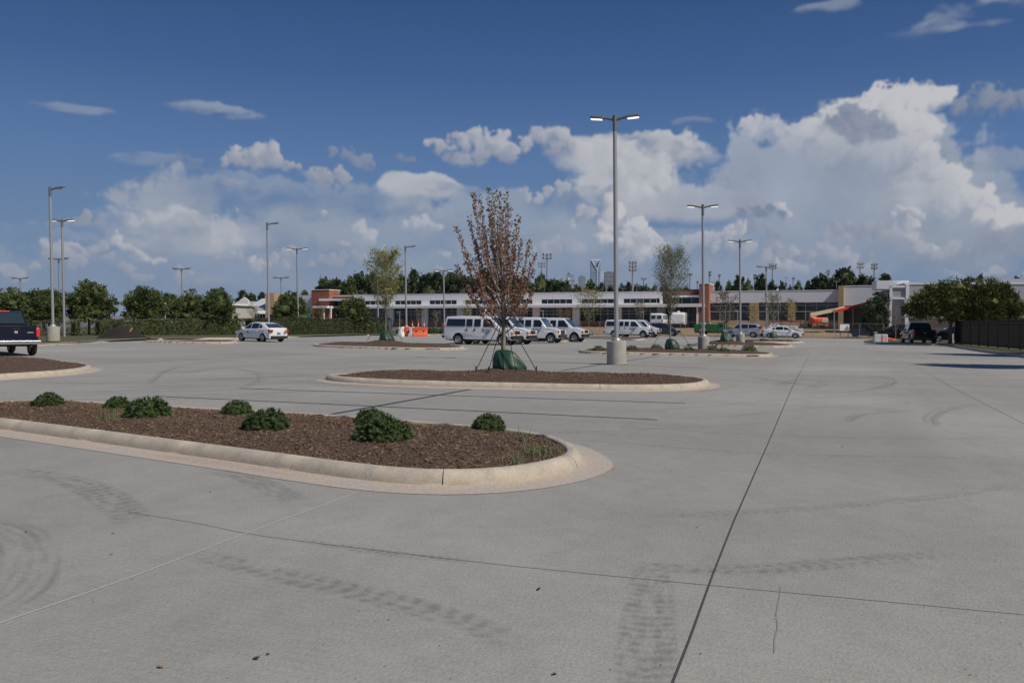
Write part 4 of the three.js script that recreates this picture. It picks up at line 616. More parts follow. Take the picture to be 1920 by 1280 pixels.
lamp('shorter twin-headed light pole between the two left poles', 112, 484, 108, 0, [1, -1], false, false, 0, 1.3);
lamp('farthest left twin-headed light pole over the pickup cab', 39, 521, 150, 0, [1, -1], false, false, 0, 1.5);
lamp('single-armed light pole rising behind the white sedan', 504, 417, 72, .14, [1], false, false, 0, 1);
lamp('twin-headed light pole right of the single-armed one behind the sedan', 559, 465, 95, 0, [1, -1], true, false, 0, 1.2);
lamp('distant twin-headed light pole over the left trees', 342, 503, 130, 0, [1, -1], false, false, 0, 1.4);
lamp('distant twin-headed light pole over the gabled building', 528, 520, 155, 0, [1, -1], false, false, 0, 1.5);
lamp('single-armed light pole by the orange and white barriers', 762, 461, 95, .15, [1], false, true, 0, 1.2);
lamp('twin-headed light pole left of the reddish tree', 833, 506, 122, .35, [1, -1], true, true, 0, 1.3);
lamp('twin-headed light pole in the yellow-leaved tree', 709, 490, 112, .1, [1, -1], false, true, 0, 1.3);
lamp('light pole seen through the reddish tree', 923, 505, 122, .35, [1, -1], false, true, 0, 1.3);
lamp('twin-headed light pole beside the white sedan at right', 1438, 499, 112, 0, [1, -1], false, true, 0, 1.3);
function pathLamp(label, px, py0, py1, depth) { const p = P(px, py1, depth), h = P(px, py0, depth).y - p.y, t = thing('path_lamp', label, 'path lamp', p, 0, 'short lamps along the school path'); obj('pole', new THREE.CylinderGeometry(.06, .07, h, 8).translate(0, h / 2, 0), M.pole, t); obj('lamp_head', rbx(-.45, .12, h - .02, h + .1, -.12, .12, .03), M.pole, t); }
pathLamp('short path lamp between barriers and hedge', 749, 586, 614, 122); pathLamp('short path lamp behind the front of the first van', 882, 581, 612, 128); pathLamp('short path lamp over the third van', 1018, 583, 612, 128); pathLamp('short path lamp between the two groups of vans', 1206, 586, 612, 128); pathLamp('short path lamp left of the second right lamp', 1383, 583, 608, 128); pathLamp('short path lamp by the boom lift', 1564, 581, 625, 112);

// ---------------------------------------------------------------- vehicles
function warpGeo(g, f) { const p = g.attributes.position; for (let i = 0; i < p.count; i++) { const v = f(p.getX(i), p.getY(i), p.getZ(i)); p.setXYZ(i, ...v); } return g; }
function shape(pts) { return new THREE.Shape(pts.map((q) => new THREE.Vector2(...q))); }
function extr(s, W, b, f, crease = .5) { if (!(s instanceof THREE.Shape)) s = shape(s); let g = new THREE.ExtrudeGeometry(s, { depth: W - 2 * b, bevelEnabled: b > 0, bevelThickness: b, bevelSize: b, bevelOffset: -b, bevelSegments: 3, curveSegments: 10 }); g.translate(0, 0, -(W - 2 * b) / 2); if (f) warpGeo(g, f); g.deleteAttribute('uv'); return toCreasedNormals(g, crease); }
function plate(s, z0, th, f) { if (!(s instanceof THREE.Shape)) s = shape(s); const g = new THREE.ExtrudeGeometry(s, { depth: th, bevelEnabled: false }); g.translate(0, 0, z0); if (f) warpGeo(g, f); g.deleteAttribute('uv'); g.computeVertexNormals(); return g; }
function slab(a, b, c, d, th) { const n = b.clone().sub(a).cross(d.clone().sub(a)).normalize().multiplyScalar(th), q = [a, b, c, d], pos = []; for (const p of q) pos.push(p.x + n.x, p.y + n.y, p.z + n.z); for (const p of q) pos.push(p.x, p.y, p.z); const g = raw(pos, [0, 1, 2, 0, 2, 3, 4, 6, 5, 4, 7, 6, 0, 4, 5, 0, 5, 1, 1, 5, 6, 1, 6, 2, 2, 6, 7, 2, 7, 3, 3, 7, 4, 3, 4, 0]); return toCreasedNormals(g.toNonIndexed(), .3); }
const wheelCache = new Map();
function wheel(t, x, r, z, rimM) {
  const key = r; if (!wheelCache.has(key)) {
    const w = .24, tyre = new THREE.LatheGeometry([[r * .62, -w / 2 + .01], [r * .9, -w / 2], [r * .98, -w / 2 + .035], [r, -w * .25], [r, w * .25], [r * .98, w / 2 - .035], [r * .9, w / 2], [r * .62, w / 2 - .01]].map((q) => new THREE.Vector2(...q)), 28).rotateX(Math.PI / 2);
    const rim = [new THREE.TorusGeometry(r * .6, .022, 6, 24).translate(0, 0, .1), new THREE.TorusGeometry(r * .6, .022, 6, 24).translate(0, 0, -.1), new THREE.CylinderGeometry(r * .17, r * .17, .21, 12).rotateX(Math.PI / 2)];
    for (let k = 0; k < 7; k++) rim.push(rbx(r * .1, r * .6, -r * .085, r * .085, -.095, .095, .02).rotateZ(k * 2 * Math.PI / 7));
    wheelCache.set(key, [tyre, merge(rim), new THREE.CylinderGeometry(r * .6, r * .6, .14, 20).rotateX(Math.PI / 2)]);
  }
  const [ty, ri, di] = wheelCache.get(key), g = new THREE.Group(); g.name = 'wheel'; g.position.set(x, r, z); t.add(g); obj('tyre', ty, M.rubber, g); obj('rim', ri, rimM || M.alloy, g); obj('brake_disc', di, M.dark, g);
}
function lowerShape(upper, y0, wheels, ra, xr, xf) { const s = new THREE.Shape(); s.moveTo(xr, y0); for (const wx of wheels) { s.lineTo(wx - ra, y0); s.absarc(wx, y0 + .02, ra, Math.PI, 0, true); } s.lineTo(xf, y0); for (const [x, y] of upper) s.lineTo(x, y); s.closePath(); return s; }
const sealMap = (() => { const c = document.createElement('canvas'); c.width = c.height = 128; const g = c.getContext('2d'); g.fillStyle = '#e6e8ec'; g.fillRect(0, 0, 128, 128); g.strokeStyle = '#22386a'; g.lineWidth = 20; g.beginPath(); g.arc(64, 64, 50, 0, 7); g.stroke(); g.fillStyle = '#8fa0bd'; g.beginPath(); g.arc(64, 64, 24, 0, 7); g.fill(); g.fillStyle = '#22386a'; g.fillRect(46, 60, 36, 22); const t = new THREE.CanvasTexture(c); t.colorSpace = THREE.SRGBColorSpace; return t; })();
const sealMat = new THREE.MeshStandardMaterial({ map: sealMap, roughness: .5, side: THREE.DoubleSide });

function makeVan(label, kind, group) {                                     // full-size passenger van, front towards +x
  const t = thing('passenger_van', label, 'van', V3(0, 0, 0), 0, group), W = 2.0, yb = 1.27, L = 3.05, ford = kind === 'boxy';
  const nose = (x, y, z) => { const k = x > 1.9 ? 1 - .10 * ((x - 1.9) / 1.2) ** 2 : x < -2.6 ? 1 - .05 * ((-2.6 - x) / .5) ** 2 : 1; return [x, y, z * k * (y < .6 ? .985 : 1)]; };
  const cab = (x, y, z) => { const k = 1 - .15 * clamp((y - yb) / .85) ** 1.2; return [nose(x, y, z)[0], y, nose(x, y, z)[2] * k]; };
  const up = ford ? [[3.0, .5], [3.02, .8], [2.98, 1.02], [2.9, 1.12], [2.5, 1.2], [1.85, yb + .03], [1.8, yb], [-3.06, yb], [-3.1, .9], [-3.06, .45]] : [[3.06, .5], [3.1, .75], [3.08, .95], [2.98, 1.06], [2.6, 1.17], [2.05, yb + .02], [2.0, yb], [-3.06, yb], [-3.1, .9], [-3.06, .45]];
  obj('body', extr(lowerShape(up, .38, [-1.75, 2.18], .46, -3.0, 2.95), W, .05, nose), M.white, t);
  const ws = ford ? [[1.05, 2.08], [1.75, yb]] : [[1.05, 2.08], [1.98, yb]];
  const cabPts = [[-3.06, yb - .06], [-3.0, 1.7], [-2.93, 1.98], [-2.82, 2.08], [-1.5, 2.12], [.6, 2.12], ws[0], [ws[1][0], yb], [ws[1][0] + .02, yb - .06]];
  obj('cabin', extr(cabPts, W - .02, .05, cab), M.white, t);
  for (const z of [1, -1]) {
    const zz = z > 0 ? W / 2 - .016 : -W / 2 + .016 - .012, pl = (pts, name, m) => obj(name, plate(pts, zz + z * .012, .012, cab), m, t);
    pl([[-2.82, 1.36], [-1.12, 1.36], [-1.12, 1.9], [-2.74, 1.9]], 'rear_window', M.glass); pl([[-1.0, 1.36], [-.46, 1.36], [-.46, 1.9], [-1.0, 1.9]], 'side_window', M.glass); pl([[-.3, 1.36], [.28, 1.36], [.28, 1.9], [-.3, 1.9]], 'side_window', M.glass); pl([[.52, 1.34], [1.6, 1.34], [1.1, 1.9], [.52, 1.9]], 'front_window', M.glass);
    const door = (x0, x1, hx) => { const o = obj('door', plate([[x0, .46], [x1, .46], [x1, 1.25], [x0, 1.25]], z > 0 ? W / 2 - .004 : -W / 2 - .004, .008, nose), M.white, t); if (z > 0) obj('handle', rbx(hx - .05, hx + .05, 1.02, 1.2, W / 2 - .01, W / 2 + .03, .012), M.black, o); };
    door(.42, 1.58, .52); door(-.38, .38, -.26); door(-1.08, -.42, -.95);
    obj('side_mirror', rbx(1.38, 1.55, 1.3, 1.56, z > 0 ? W / 2 + .06 : -W / 2 - .26, z > 0 ? W / 2 + .26 : -W / 2 - .06, .04), ford ? M.white : M.black, t);
    const fl = nose(2.95, .8, W / 2)[2];
    if (ford) { obj('headlight', rbx(2.9, 3.03, .84, 1.08, z > 0 ? .52 : -fl - .01, z > 0 ? fl + .01 : -.52, .03), M.lampGlass, t); obj('turn_signal', rbx(2.86, 3.0, .86, 1.06, z > 0 ? fl - .04 : -fl - .02, z > 0 ? fl + .02 : -fl + .04, .015), M.amber, t); }
    else { obj('headlight', rbx(2.93, 3.11, .92, 1.05, z > 0 ? .5 : -fl - .012, z > 0 ? fl + .012 : -.5, .02), M.lampGlass, t); obj('turn_signal', rbx(2.93, 3.115, .79, .91, z > 0 ? .5 : -fl - .014, z > 0 ? fl + .014 : -.5, .02), M.amber, t); }
    obj('tail_light', rbx(-3.12, -3.02, 1.0, 1.5, z > 0 ? W / 2 - .22 : -W / 2 + .04, z > 0 ? W / 2 - .04 : -W / 2 + .22, .02), M.red, t);
    if (z > 0) { const s = obj('door_seal', new THREE.CircleGeometry(.2, 24).translate(.82, 1.0, W / 2 + .008), sealMat, t); s.castShadow = false; }
    for (const x of [-1.75, 2.18]) { wheel(t, x, .385, z * (W / 2 - .14)); obj('wheel_arch', new THREE.TorusGeometry(.455, .035, 6, 20, Math.PI).translate(x, .4, z * (W / 2 - .02)), M.black, t); }
  }
  const zt = cab(ws[0][0], 2.0, W / 2)[2] - .1, zb = W / 2 - .2, a = lerp(ws[0][0], ws[1][0], .06), ya = lerp(ws[0][1], yb, .06), c = lerp(ws[0][0], ws[1][0], .97), yc = lerp(ws[0][1], yb, .97);
  obj('windscreen', slab(V3(c, yc, zb), V3(c, yc, -zb), V3(a, ya, -zt), V3(a, ya, zt), .014), M.windscreen, t);
  obj('grille', rbx(2.94, ford ? 3.06 : 3.115, ford ? .74 : .78, ford ? 1.08 : 1.05, -.5, .5, .02), M.black, t); obj('grille_bar', rbx(3.0, ford ? 3.08 : 3.13, .9, .94, -.48, .48, .01), ford ? M.chrome : M.dark, t);
  const fb = rbx(2.75, 3.22, .42, .72, -W / 2 + .08, W / 2 - .08, .07); warpGeo(fb, (x, y, z) => [x - (Math.abs(z) / 1) ** 3 * .12, y, z]); obj('front_bumper', fb, ford ? M.dark : M.black, t); obj('rear_bumper', rbx(-3.28, -3.0, .5, .68, -W / 2 + .06, W / 2 - .06, .04), M.black, t);
  obj('rear_glass', rbx(-3.07, -3.03, 1.36, 1.86, -.8, .8, .01), M.glass, t); obj('underbody', [bx(-2.7, 2.7, .3, .46, -.7, .7), bx(-2.95, -2.5, .34, .5, .1, .8)], M.black, t);
  t.scale.set(.86, .96, .96); for (const c of t.children) if (c.name === 'wheel') c.scale.x = .96 / .86;
  return t;
}
function setOn(o, p, turn) { o.position.copy(p); o.rotation.y = turn; return o; }
const HU = -AX, vp = G(905, 646), VV = (k, u = 0) => V3(vp.x + Math.sin(AX) * k + UX * u, 0, vp.z - Math.cos(AX) * k + UZ * u);
const GV = 'white passenger vans parked side by side';
const van1 = setOn(makeVan('nearest long white van, seen side-on behind the reddish tree', 'round', GV), VV(0), HU);
copy(van1, 'second white van, its orange-lamped nose right behind the nearest van', VV(2.75, .15), HU - .01);
setOn(makeVan('white van with the tall boxy grille and black bumper, third in the row', 'boxy', GV), VV(9.0, .45), HU + .02);
copy(van1, 'white van at the right end of the near group, behind the boxy-nosed one', VV(13.9, .9), HU);
copy(van1, 'front white van of the far pair, behind the tall lamp', G(1179, 632.5), HU); { const p = G(1179, 632.5); copy(van1, 'rear white van of the far pair, mostly hidden, its nose showing', V3(p.x + Math.sin(AX) * 2.8 + .35, 0, p.z - Math.cos(AX) * 2.8), HU); }

function makeCar(name, label, category, o, group) {                        // cars, SUVs and pickups, front towards +x
  const t = thing(name, label, category, V3(0, 0, 0), 0, group), { W = 1.82, paint: pm = M.white, lower, y0 = .24, wheels, r = .32, cabin, yb, tum = .3, win = [], glassF, glassB, L0, L1, rim } = o, yt = Math.max(...cabin.map((q) => q[1]));
  const body = (x, y, z) => { const q = x > 0 ? (x / L1) : (x / L0); return [x - Math.sign(x) * .16 * Math.max(0, Math.abs(q) - .8) / .2 * (z / (W / 2)) ** 2, y, z * (1 - .1 * Math.max(0, Math.abs(q) - .55) ** 2 / .2) * (1 - .06 * clamp((y - .75) / .35) - .05 * clamp((.5 - y) / .25))]; };
  const cab = (x, y, z) => [x, y, z * (1 - tum * clamp((y - yb) / (yt - yb)) ** 1.15)];
  obj('body', extr(lowerShape(lower, y0, wheels, r + .055, -L0 === 0 ? 0 : L0 + .06, L1 - .08), W, .07, body), pm, t);
  obj('cabin', extr(cabin, W - .12, .06, cab), pm, t);
  for (const z of [1, -1]) {
    for (const w of win) obj('side_window', plate(w, z > 0 ? (W - .12) / 2 - .004 : -(W - .12) / 2 - .008, .012, cab), M.glass, t);
    for (const [x0, x1] of o.doors || []) { const d = obj('door', plate([[x0, y0 + .1], [x1, y0 + .1], [x1, yb - .06], [x0, yb - .06]], z > 0 ? body(x0, .6, W / 2)[2] - .002 : -body(x0, .6, W / 2)[2] - .006, .008, (x, y, zz) => [x, y, zz * (1 - .06 * clamp((y - .75) / .35))]), pm, t); obj('handle', rbx(x0 + .08, x0 + .24, yb - .16, yb - .12, z > 0 ? W / 2 - .03 : -W / 2 - .02, z > 0 ? W / 2 + .02 : -W / 2 + .03, .01), pm, d); }
    for (const x of wheels) wheel(t, x, r, z * (W / 2 - .13), rim);
    const mx = glassF[1][0] - .25; obj('side_mirror', rbx(mx - .08, mx + .1, yb, yb + .16, z > 0 ? W / 2 - .05 : -W / 2 - .14, z > 0 ? W / 2 + .14 : -W / 2 + .05, .04), pm, t);
    const hz = body(L1 - .1, .65, W / 2)[2]; obj('headlight', rbx(L1 - (o.hl || .45), L1 - .05, o.hy ?? .6, (o.hy ?? .6) + .15, z > 0 ? hz - .34 : -hz - .008, z > 0 ? hz + .008 : -hz + .34, .05), M.lampGlass, t);
    const tz = body(L0 + .1, .8, W / 2)[2], ty = o.ty || [.74, .92]; obj('tail_light', rbx(L0 + .02 - (o.tOut || 0), L0 + (o.tl || .32), ty[0], ty[1], z > 0 ? tz - .26 : -tz - .012, z > 0 ? tz + .012 : -tz + .26, .04), o.redLit ? M.redLit : M.red, t);
  }
  const pane = (name, [a, b], flip) => { const za = cab(0, a[1], (W - .12) / 2)[2] - .1, zb = cab(0, b[1], (W - .12) / 2)[2] - .1; obj(name, flip ? slab(V3(b[0], b[1], -zb), V3(b[0], b[1], zb), V3(a[0], a[1], za), V3(a[0], a[1], -za), .012) : slab(V3(b[0], b[1], zb), V3(b[0], b[1], -zb), V3(a[0], a[1], -za), V3(a[0], a[1], za), .012), M.windscreen, t); };
  pane('windscreen', glassF, false); pane('rear_glass', glassB, true);
  obj('grille', rbx(L1 - .12, L1 + (o.gOut ?? .0), o.gy?.[0] ?? .42, o.gy?.[1] ?? .6, -.45, .45, .03), M.black, t); obj('number_plate', rbx(L0 - (o.pOut ?? .015), L0 + .06, o.py ?? .7, (o.py ?? .7) + .13, -.16, .16, .005), M.plate, t); obj('underbody', bx(L0 + .4, L1 - .4, y0 - .06, y0 + .12, -W / 2 + .25, W / 2 - .25), M.black, t); obj('rear_valance', rbx(L0 - .01, L0 + .25, y0 + .02, y0 + .2, -W / 2 + .2, W / 2 - .2, .03), M.black, t);
  return t;
}
const SEDAN = { L0: -2.25, L1: 2.25, wheels: [-1.28, 1.37], r: .325, yb: .93, y0: .25, lower: [[2.2, .35], [2.25, .55], [2.17, .68], [1.85, .8], [1.3, .9], [1.2, .93], [-1.55, 1.0], [-2.1, 1.04], [-2.22, .96], [-2.25, .6], [-2.2, .35]], cabin: [[-1.95, .95], [-1.85, 1.03], [-1.15, 1.36], [-.75, 1.44], [-.2, 1.47], [.25, 1.44], [.55, 1.35], [1.35, .93], [1.3, .88], [-1.9, .88]], win: [[[.22, 1.0], [1.02, 1.0], [.5, 1.3], [.22, 1.37]], [[-.75, 1.02], [.14, 1.0], [.14, 1.38], [-.3, 1.39], [-.7, 1.36]], [[-1.22, 1.07], [-.82, 1.03], [-.8, 1.33], [-1.0, 1.26]]], glassF: [[.58, 1.335], [1.28, .965]], glassB: [[-1.17, 1.35], [-1.8, 1.055]], doors: [[.2, 1.05], [-.72, .12]], tl: .38 };
const white1 = setOn(makeCar('sedan', 'white sedan with dark door emblem at the hedge, its tail lights showing', 'car', SEDAN), G(490, 640), Math.PI - 38 * D2R);
{ const s = obj('door_seal', new THREE.CircleGeometry(.13, 20).rotateY(Math.PI).translate(.45, .72, -.93), sealMat, white1); s.castShadow = false; obj('boot_badge', rbx(-2.265, -2.24, .74, .9, .42, .6, .01), M.amber, white1); }
setOn(makeCar('sedan', 'white sedan facing right at the far end of the right islands', 'car', { ...SEDAN, L0: -2.42, L1: 2.45, wheels: [-1.4, 1.5], W: 1.86 }), V3(XA(1468, 103), 0, -103), HU);
const SUV = { L0: -2.3, L1: 2.3, W: 1.85, wheels: [-1.32, 1.34], r: .36, yb: 1.08, y0: .3, lower: [[2.24, .4], [2.3, .66], [2.22, .85], [1.7, 1.0], [1.2, 1.08], [-2.1, 1.12], [-2.28, 1.02], [-2.32, .6], [-2.26, .4]], cabin: [[-2.22, 1.04], [-2.12, 1.4], [-1.92, 1.66], [-1.5, 1.7], [-.3, 1.73], [.3, 1.7], [.55, 1.62], [1.3, 1.08], [1.28, 1.02], [-2.2, 1.0]], win: [[[.25, 1.14], [1.02, 1.14], [.52, 1.56], [.25, 1.6]], [[-.72, 1.16], [.17, 1.14], [.17, 1.61], [-.7, 1.62]], [[-1.85, 1.24], [-.82, 1.17], [-.8, 1.61], [-1.6, 1.58]]], glassF: [[.6, 1.585], [1.24, 1.12]], glassB: [[-1.98, 1.6], [-2.13, 1.2]], doors: [[.2, 1.05], [-.75, .1]], ty: [1.05, 1.42], tl: .3, hy: .76, gy: [.55, .78], py: .85 };
setOn(makeCar('suv', 'silver SUV with a dark rear window, facing left behind the second right lamp', 'car', { ...SUV, paint: M.silver }), V3(XA(1393, 106), 0, -106), HU + Math.PI);
setOn(makeCar('suv', 'dark slate SUV showing between the far white vans and the staked green tree', 'car', { ...SUV, paint: M.slate }), V3(XA(1243, 113), 0, -113), HU);
const PICK = { L0: -2.95, L1: 2.95, W: 2.0, wheels: [-1.85, 1.85], r: .40, yb: 1.2, y0: .46, tum: .22, lower: [[2.9, .6], [2.95, .9], [2.9, 1.08], [2.5, 1.16], [1.45, 1.2], [-2.9, 1.3], [-2.95, 1.2], [-2.95, .55]], cabin: [[-1.0, 1.14], [-.98, 1.3], [-.86, 1.86], [-.6, 1.93], [.2, 1.94], [.6, 1.88], [1.5, 1.2], [1.5, 1.12], [-.98, 1.1]], win: [[[.35, 1.3], [1.15, 1.3], [.68, 1.76], [.35, 1.8]], [[-.72, 1.3], [.25, 1.3], [.25, 1.82], [-.66, 1.82]]], glassF: [[.7, 1.8], [1.44, 1.24]], glassB: [[-.87, 1.84], [-1.0, 1.36]], doors: [[.3, 1.25], [-.78, .24]], ty: [.82, 1.2], tl: .12, tOut: .01, hy: .82, gy: [.7, 1.05], py: .5, pOut: .1, rim: M.alloy };
{
  const t = setOn(makeCar('pickup_truck', 'dark navy pickup truck seen from behind at the left edge, brake light on', 'pickup truck', { ...PICK, paint: M.navy, redLit: true }), G(29, 668).add(V3(-2, 0, -2.2)), Math.PI / 2 + .74);
  obj('rear_bumper', rbx(-3.1, -2.9, .5, .68, -.96, .96, .05), M.chrome, t); obj('tailgate', rbx(-2.985, -2.93, .7, 1.27, -.78, .78, .02), M.navy, t); obj('brake_light', rbx(-.9, -.84, 1.88, 1.93, -.2, .2, .01), M.redLit, t); obj('tailgate_emblem', rbx(-3.0, -2.98, .96, 1.06, -.07, .07, .01), M.chrome, t); obj('tailgate_handle', rbx(-3.0, -2.98, 1.12, 1.18, -.13, .13, .01), M.black, t); obj('side_badge', rbx(-2.99, -2.984, .98, 1.02, .42, .66, .002), M.alloy, t); obj('exhaust', new THREE.CylinderGeometry(.04, .04, .4, 10).rotateZ(Math.PI / 2).translate(-2.9, .42, .55), M.dark, t);
}
{
  const t = setOn(makeCar('pickup_truck', 'black pickup parked in the shade of the right trees, tail to the lot', 'pickup truck', { ...PICK, paint: M.blackPaint }), V3(XA(1722, 75), 0, -75), Math.PI / 2 - .25);
  obj('rear_bumper', rbx(-3.1, -2.9, .5, .66, -.94, .94, .05), M.dark, t); obj('tailgate', rbx(-2.985, -2.93, .7, 1.27, -.78, .78, .02), M.blackPaint, t); obj('tailgate_emblem', rbx(-3.0, -2.98, .98, 1.06, -.1, .1, .01), M.chrome, t);
}
setOn(makeCar('suv', 'black SUV facing left behind the white barricade at right', 'car', { ...SUV, paint: M.blackPaint, L0: -2.4, L1: 2.4 }), V3(XA(1684, 93), 0, -93), HU + Math.PI);
setOn(makeCar('sedan', 'dark blue car nose showing between pickup and black fence', 'car', { ...SEDAN, paint: M.navy }), V3(XA(1790, 82), .1, -82), HU + Math.PI);
{ // green utility truck
  const t = thing('utility_truck', 'bright green utility truck with side lockers, facing right', 'truck', V3(XA(1345, 116), 0, -116), HU), W = 2.1;
  obj('service_body', extr([[-2.9, .62], [-2.4, .62], [-2.3, .95], [-1.3, .95], [-1.2, .62], [.1, .62], [.1, 1.62], [-2.9, 1.62]], W, .03), M.green, t); obj('cab', extr([[.18, .55], [1.5, .55], [1.55, 1.2], [1.15, 1.78], [1.0, 1.85], [.3, 1.86], [.18, 1.8]], 1.9, .05, (x, y, z) => [x, y, z * (1 - .14 * clamp((y - 1.15) / .7))]), M.green, t); obj('hood', extr([[1.45, .55], [2.75, .55], [2.85, .8], [2.78, 1.08], [2.3, 1.2], [1.5, 1.24]], 1.84, .07, (x, y, z) => [x, y, z * (1 - .05 * (x - 1.4))]), M.green, t);
  for (const z of [1, -1]) { for (const x of [-1.8, 2.05]) wheel(t, x, .4, z * .86); for (const [a, b2] of [[-2.85, -2.35], [-2.25, -1.2], [-1.1, -.5], [-.45, .05]]) { const o = obj('locker_door', rbx(a, b2, 1.0, 1.56, z > 0 ? W / 2 - .01 : -W / 2 - .02, z > 0 ? W / 2 + .02 : -W / 2 + .01, .01), M.green, t); obj('handle', rbx((a + b2) / 2 - .05, (a + b2) / 2 + .05, 1.25, 1.3, z > 0 ? W / 2 + .02 : -W / 2 - .035, z > 0 ? W / 2 + .035 : -W / 2 - .02, .005), M.chrome, o); } obj('side_window', plate([[.45, 1.25], [1.32, 1.25], [1.05, 1.72], [.45, 1.74]], z > 0 ? .925 : -.937, .012, (x, y, zz) => [x, y, zz * (1 - .14 * clamp((y - 1.15) / .7))]), M.glass, t); obj('headlight', rbx(2.68, 2.82, .82, .98, z > 0 ? .5 : -.86, z > 0 ? .86 : -.5, .04), M.lampGlass, t); obj('side_mirror', rbx(1.25, 1.4, 1.22, 1.5, z > 0 ? 1 : -1.16, z > 0 ? 1.16 : -1, .03), M.black, t); }
  obj('windscreen', slab(V3(1.53, 1.23, .8), V3(1.53, 1.23, -.8), V3(1.18, 1.76, -.72), V3(1.18, 1.76, .72), .015), M.windscreen, t); obj('front_bumper', rbx(2.75, 3.0, .45, .65, -.9, .9, .04), M.chrome, t); obj('chassis', bx(-2.9, 2.7, .42, .6, -.45, .45), M.black, t); obj('load', [rbx(-2.2, -1.6, 1.62, 1.78, -.6, .2, .03), rbx(-1.2, -.9, 1.62, 1.85, -.3, .4, .03)], M.trim, t);
}
{ // white service truck
  const t = thing('service_truck', 'white service truck with red ladders on its rack, facing left', 'truck', V3(XA(1463, 113), 0, -113), HU + Math.PI), W = 2.05;
  obj('service_body', extr([[-2.9, .6], [-2.35, .6], [-2.25, 1.0], [-1.25, 1.0], [-1.15, .6], [0, .6], [0, 1.5], [-2.2, 1.5], [-2.25, 1.15], [-2.9, 1.15]], W, .03), M.white, t); obj('cab', extr([[.08, .5], [1.5, .5], [1.5, 1.2], [1.05, 1.82], [.2, 1.86], [.08, 1.8]], 1.9, .05, (x, y, z) => [x, y, z * (1 - .14 * clamp((y - 1.15) / .7))]), M.white, t); obj('hood', extr([[1.45, .5], [1.6, .5], [1.75, .85], [2.45, .85], [2.55, .5], [2.8, .5], [2.85, .9], [2.7, 1.15], [1.5, 1.22]], 1.85, .06), M.white, t);
  for (const z of [1, -1]) { for (const x of [-1.75, 2.1]) wheel(t, x, .4, z * .84); for (const [a, b2] of [[-2.15, -1.45], [-1.4, -.7], [-.65, -.08]]) { const o = obj('locker_door', rbx(a, b2, 1.05, 1.46, z > 0 ? W / 2 - .01 : -W / 2 - .02, z > 0 ? W / 2 + .02 : -W / 2 + .01, .01), M.white, t); obj('handle', rbx((a + b2) / 2 - .06, (a + b2) / 2 + .06, 1.24, 1.29, z > 0 ? W / 2 + .02 : -W / 2 - .035, z > 0 ? W / 2 + .035 : -W / 2 - .02, .005), M.black, o); } obj('side_window', plate([[.3, 1.25], [1.3, 1.25], [.98, 1.74], [.3, 1.76]], z > 0 ? .925 : -.937, .012, (x, y, zz) => [x, y, zz * (1 - .14 * clamp((y - 1.15) / .7))]), M.glass, t); obj('tail_light', rbx(-2.93, -2.86, .9, 1.1, z > 0 ? .8 : -.98, z > 0 ? .98 : -.8, .01), M.red, t); obj('headlight', rbx(2.7, 2.86, .85, 1.02, z > 0 ? .5 : -.88, z > 0 ? .88 : -.5, .04), M.lampGlass, t); }
  obj('windscreen', slab(V3(1.5, 1.22, .8), V3(1.5, 1.22, -.8), V3(1.08, 1.78, -.72), V3(1.08, 1.78, .72), .015), M.windscreen, t); obj('chassis', bx(-2.8, 2.7, .42, .58, -.45, .45), M.black, t);
  obj('ladder_rack', [...[-2.6, -.2, 1.4].flatMap((x) => [bx(x, x + .06, 1.4, 2.0, .85, .91), bx(x, x + .06, 1.4, 2.0, -.91, -.85), bx(x, x + .06, 2.0, 2.06, -.91, .91)]), bx(-2.7, 2.0, 2.0, 2.06, .85, .91), bx(-2.7, 2.0, 2.0, 2.06, -.91, -.85)], M.black, t);
  const lad = thing('ladder', 'red ladder lying on the white service truck rack', 'ladder', t.position.clone(), t.rotation.y); obj('rail', bx(-2.9, 1.2, 2.07, 2.15, .5, .55), M.red, lad); obj('rail', bx(-2.9, 1.2, 2.07, 2.15, .1, .15), M.red, lad); obj('rung', [...Array(13)].map((_, i) => bx(-2.75 + i * .3, -2.71 + i * .3, 2.09, 2.13, .15, .5)), M.red, lad);
}
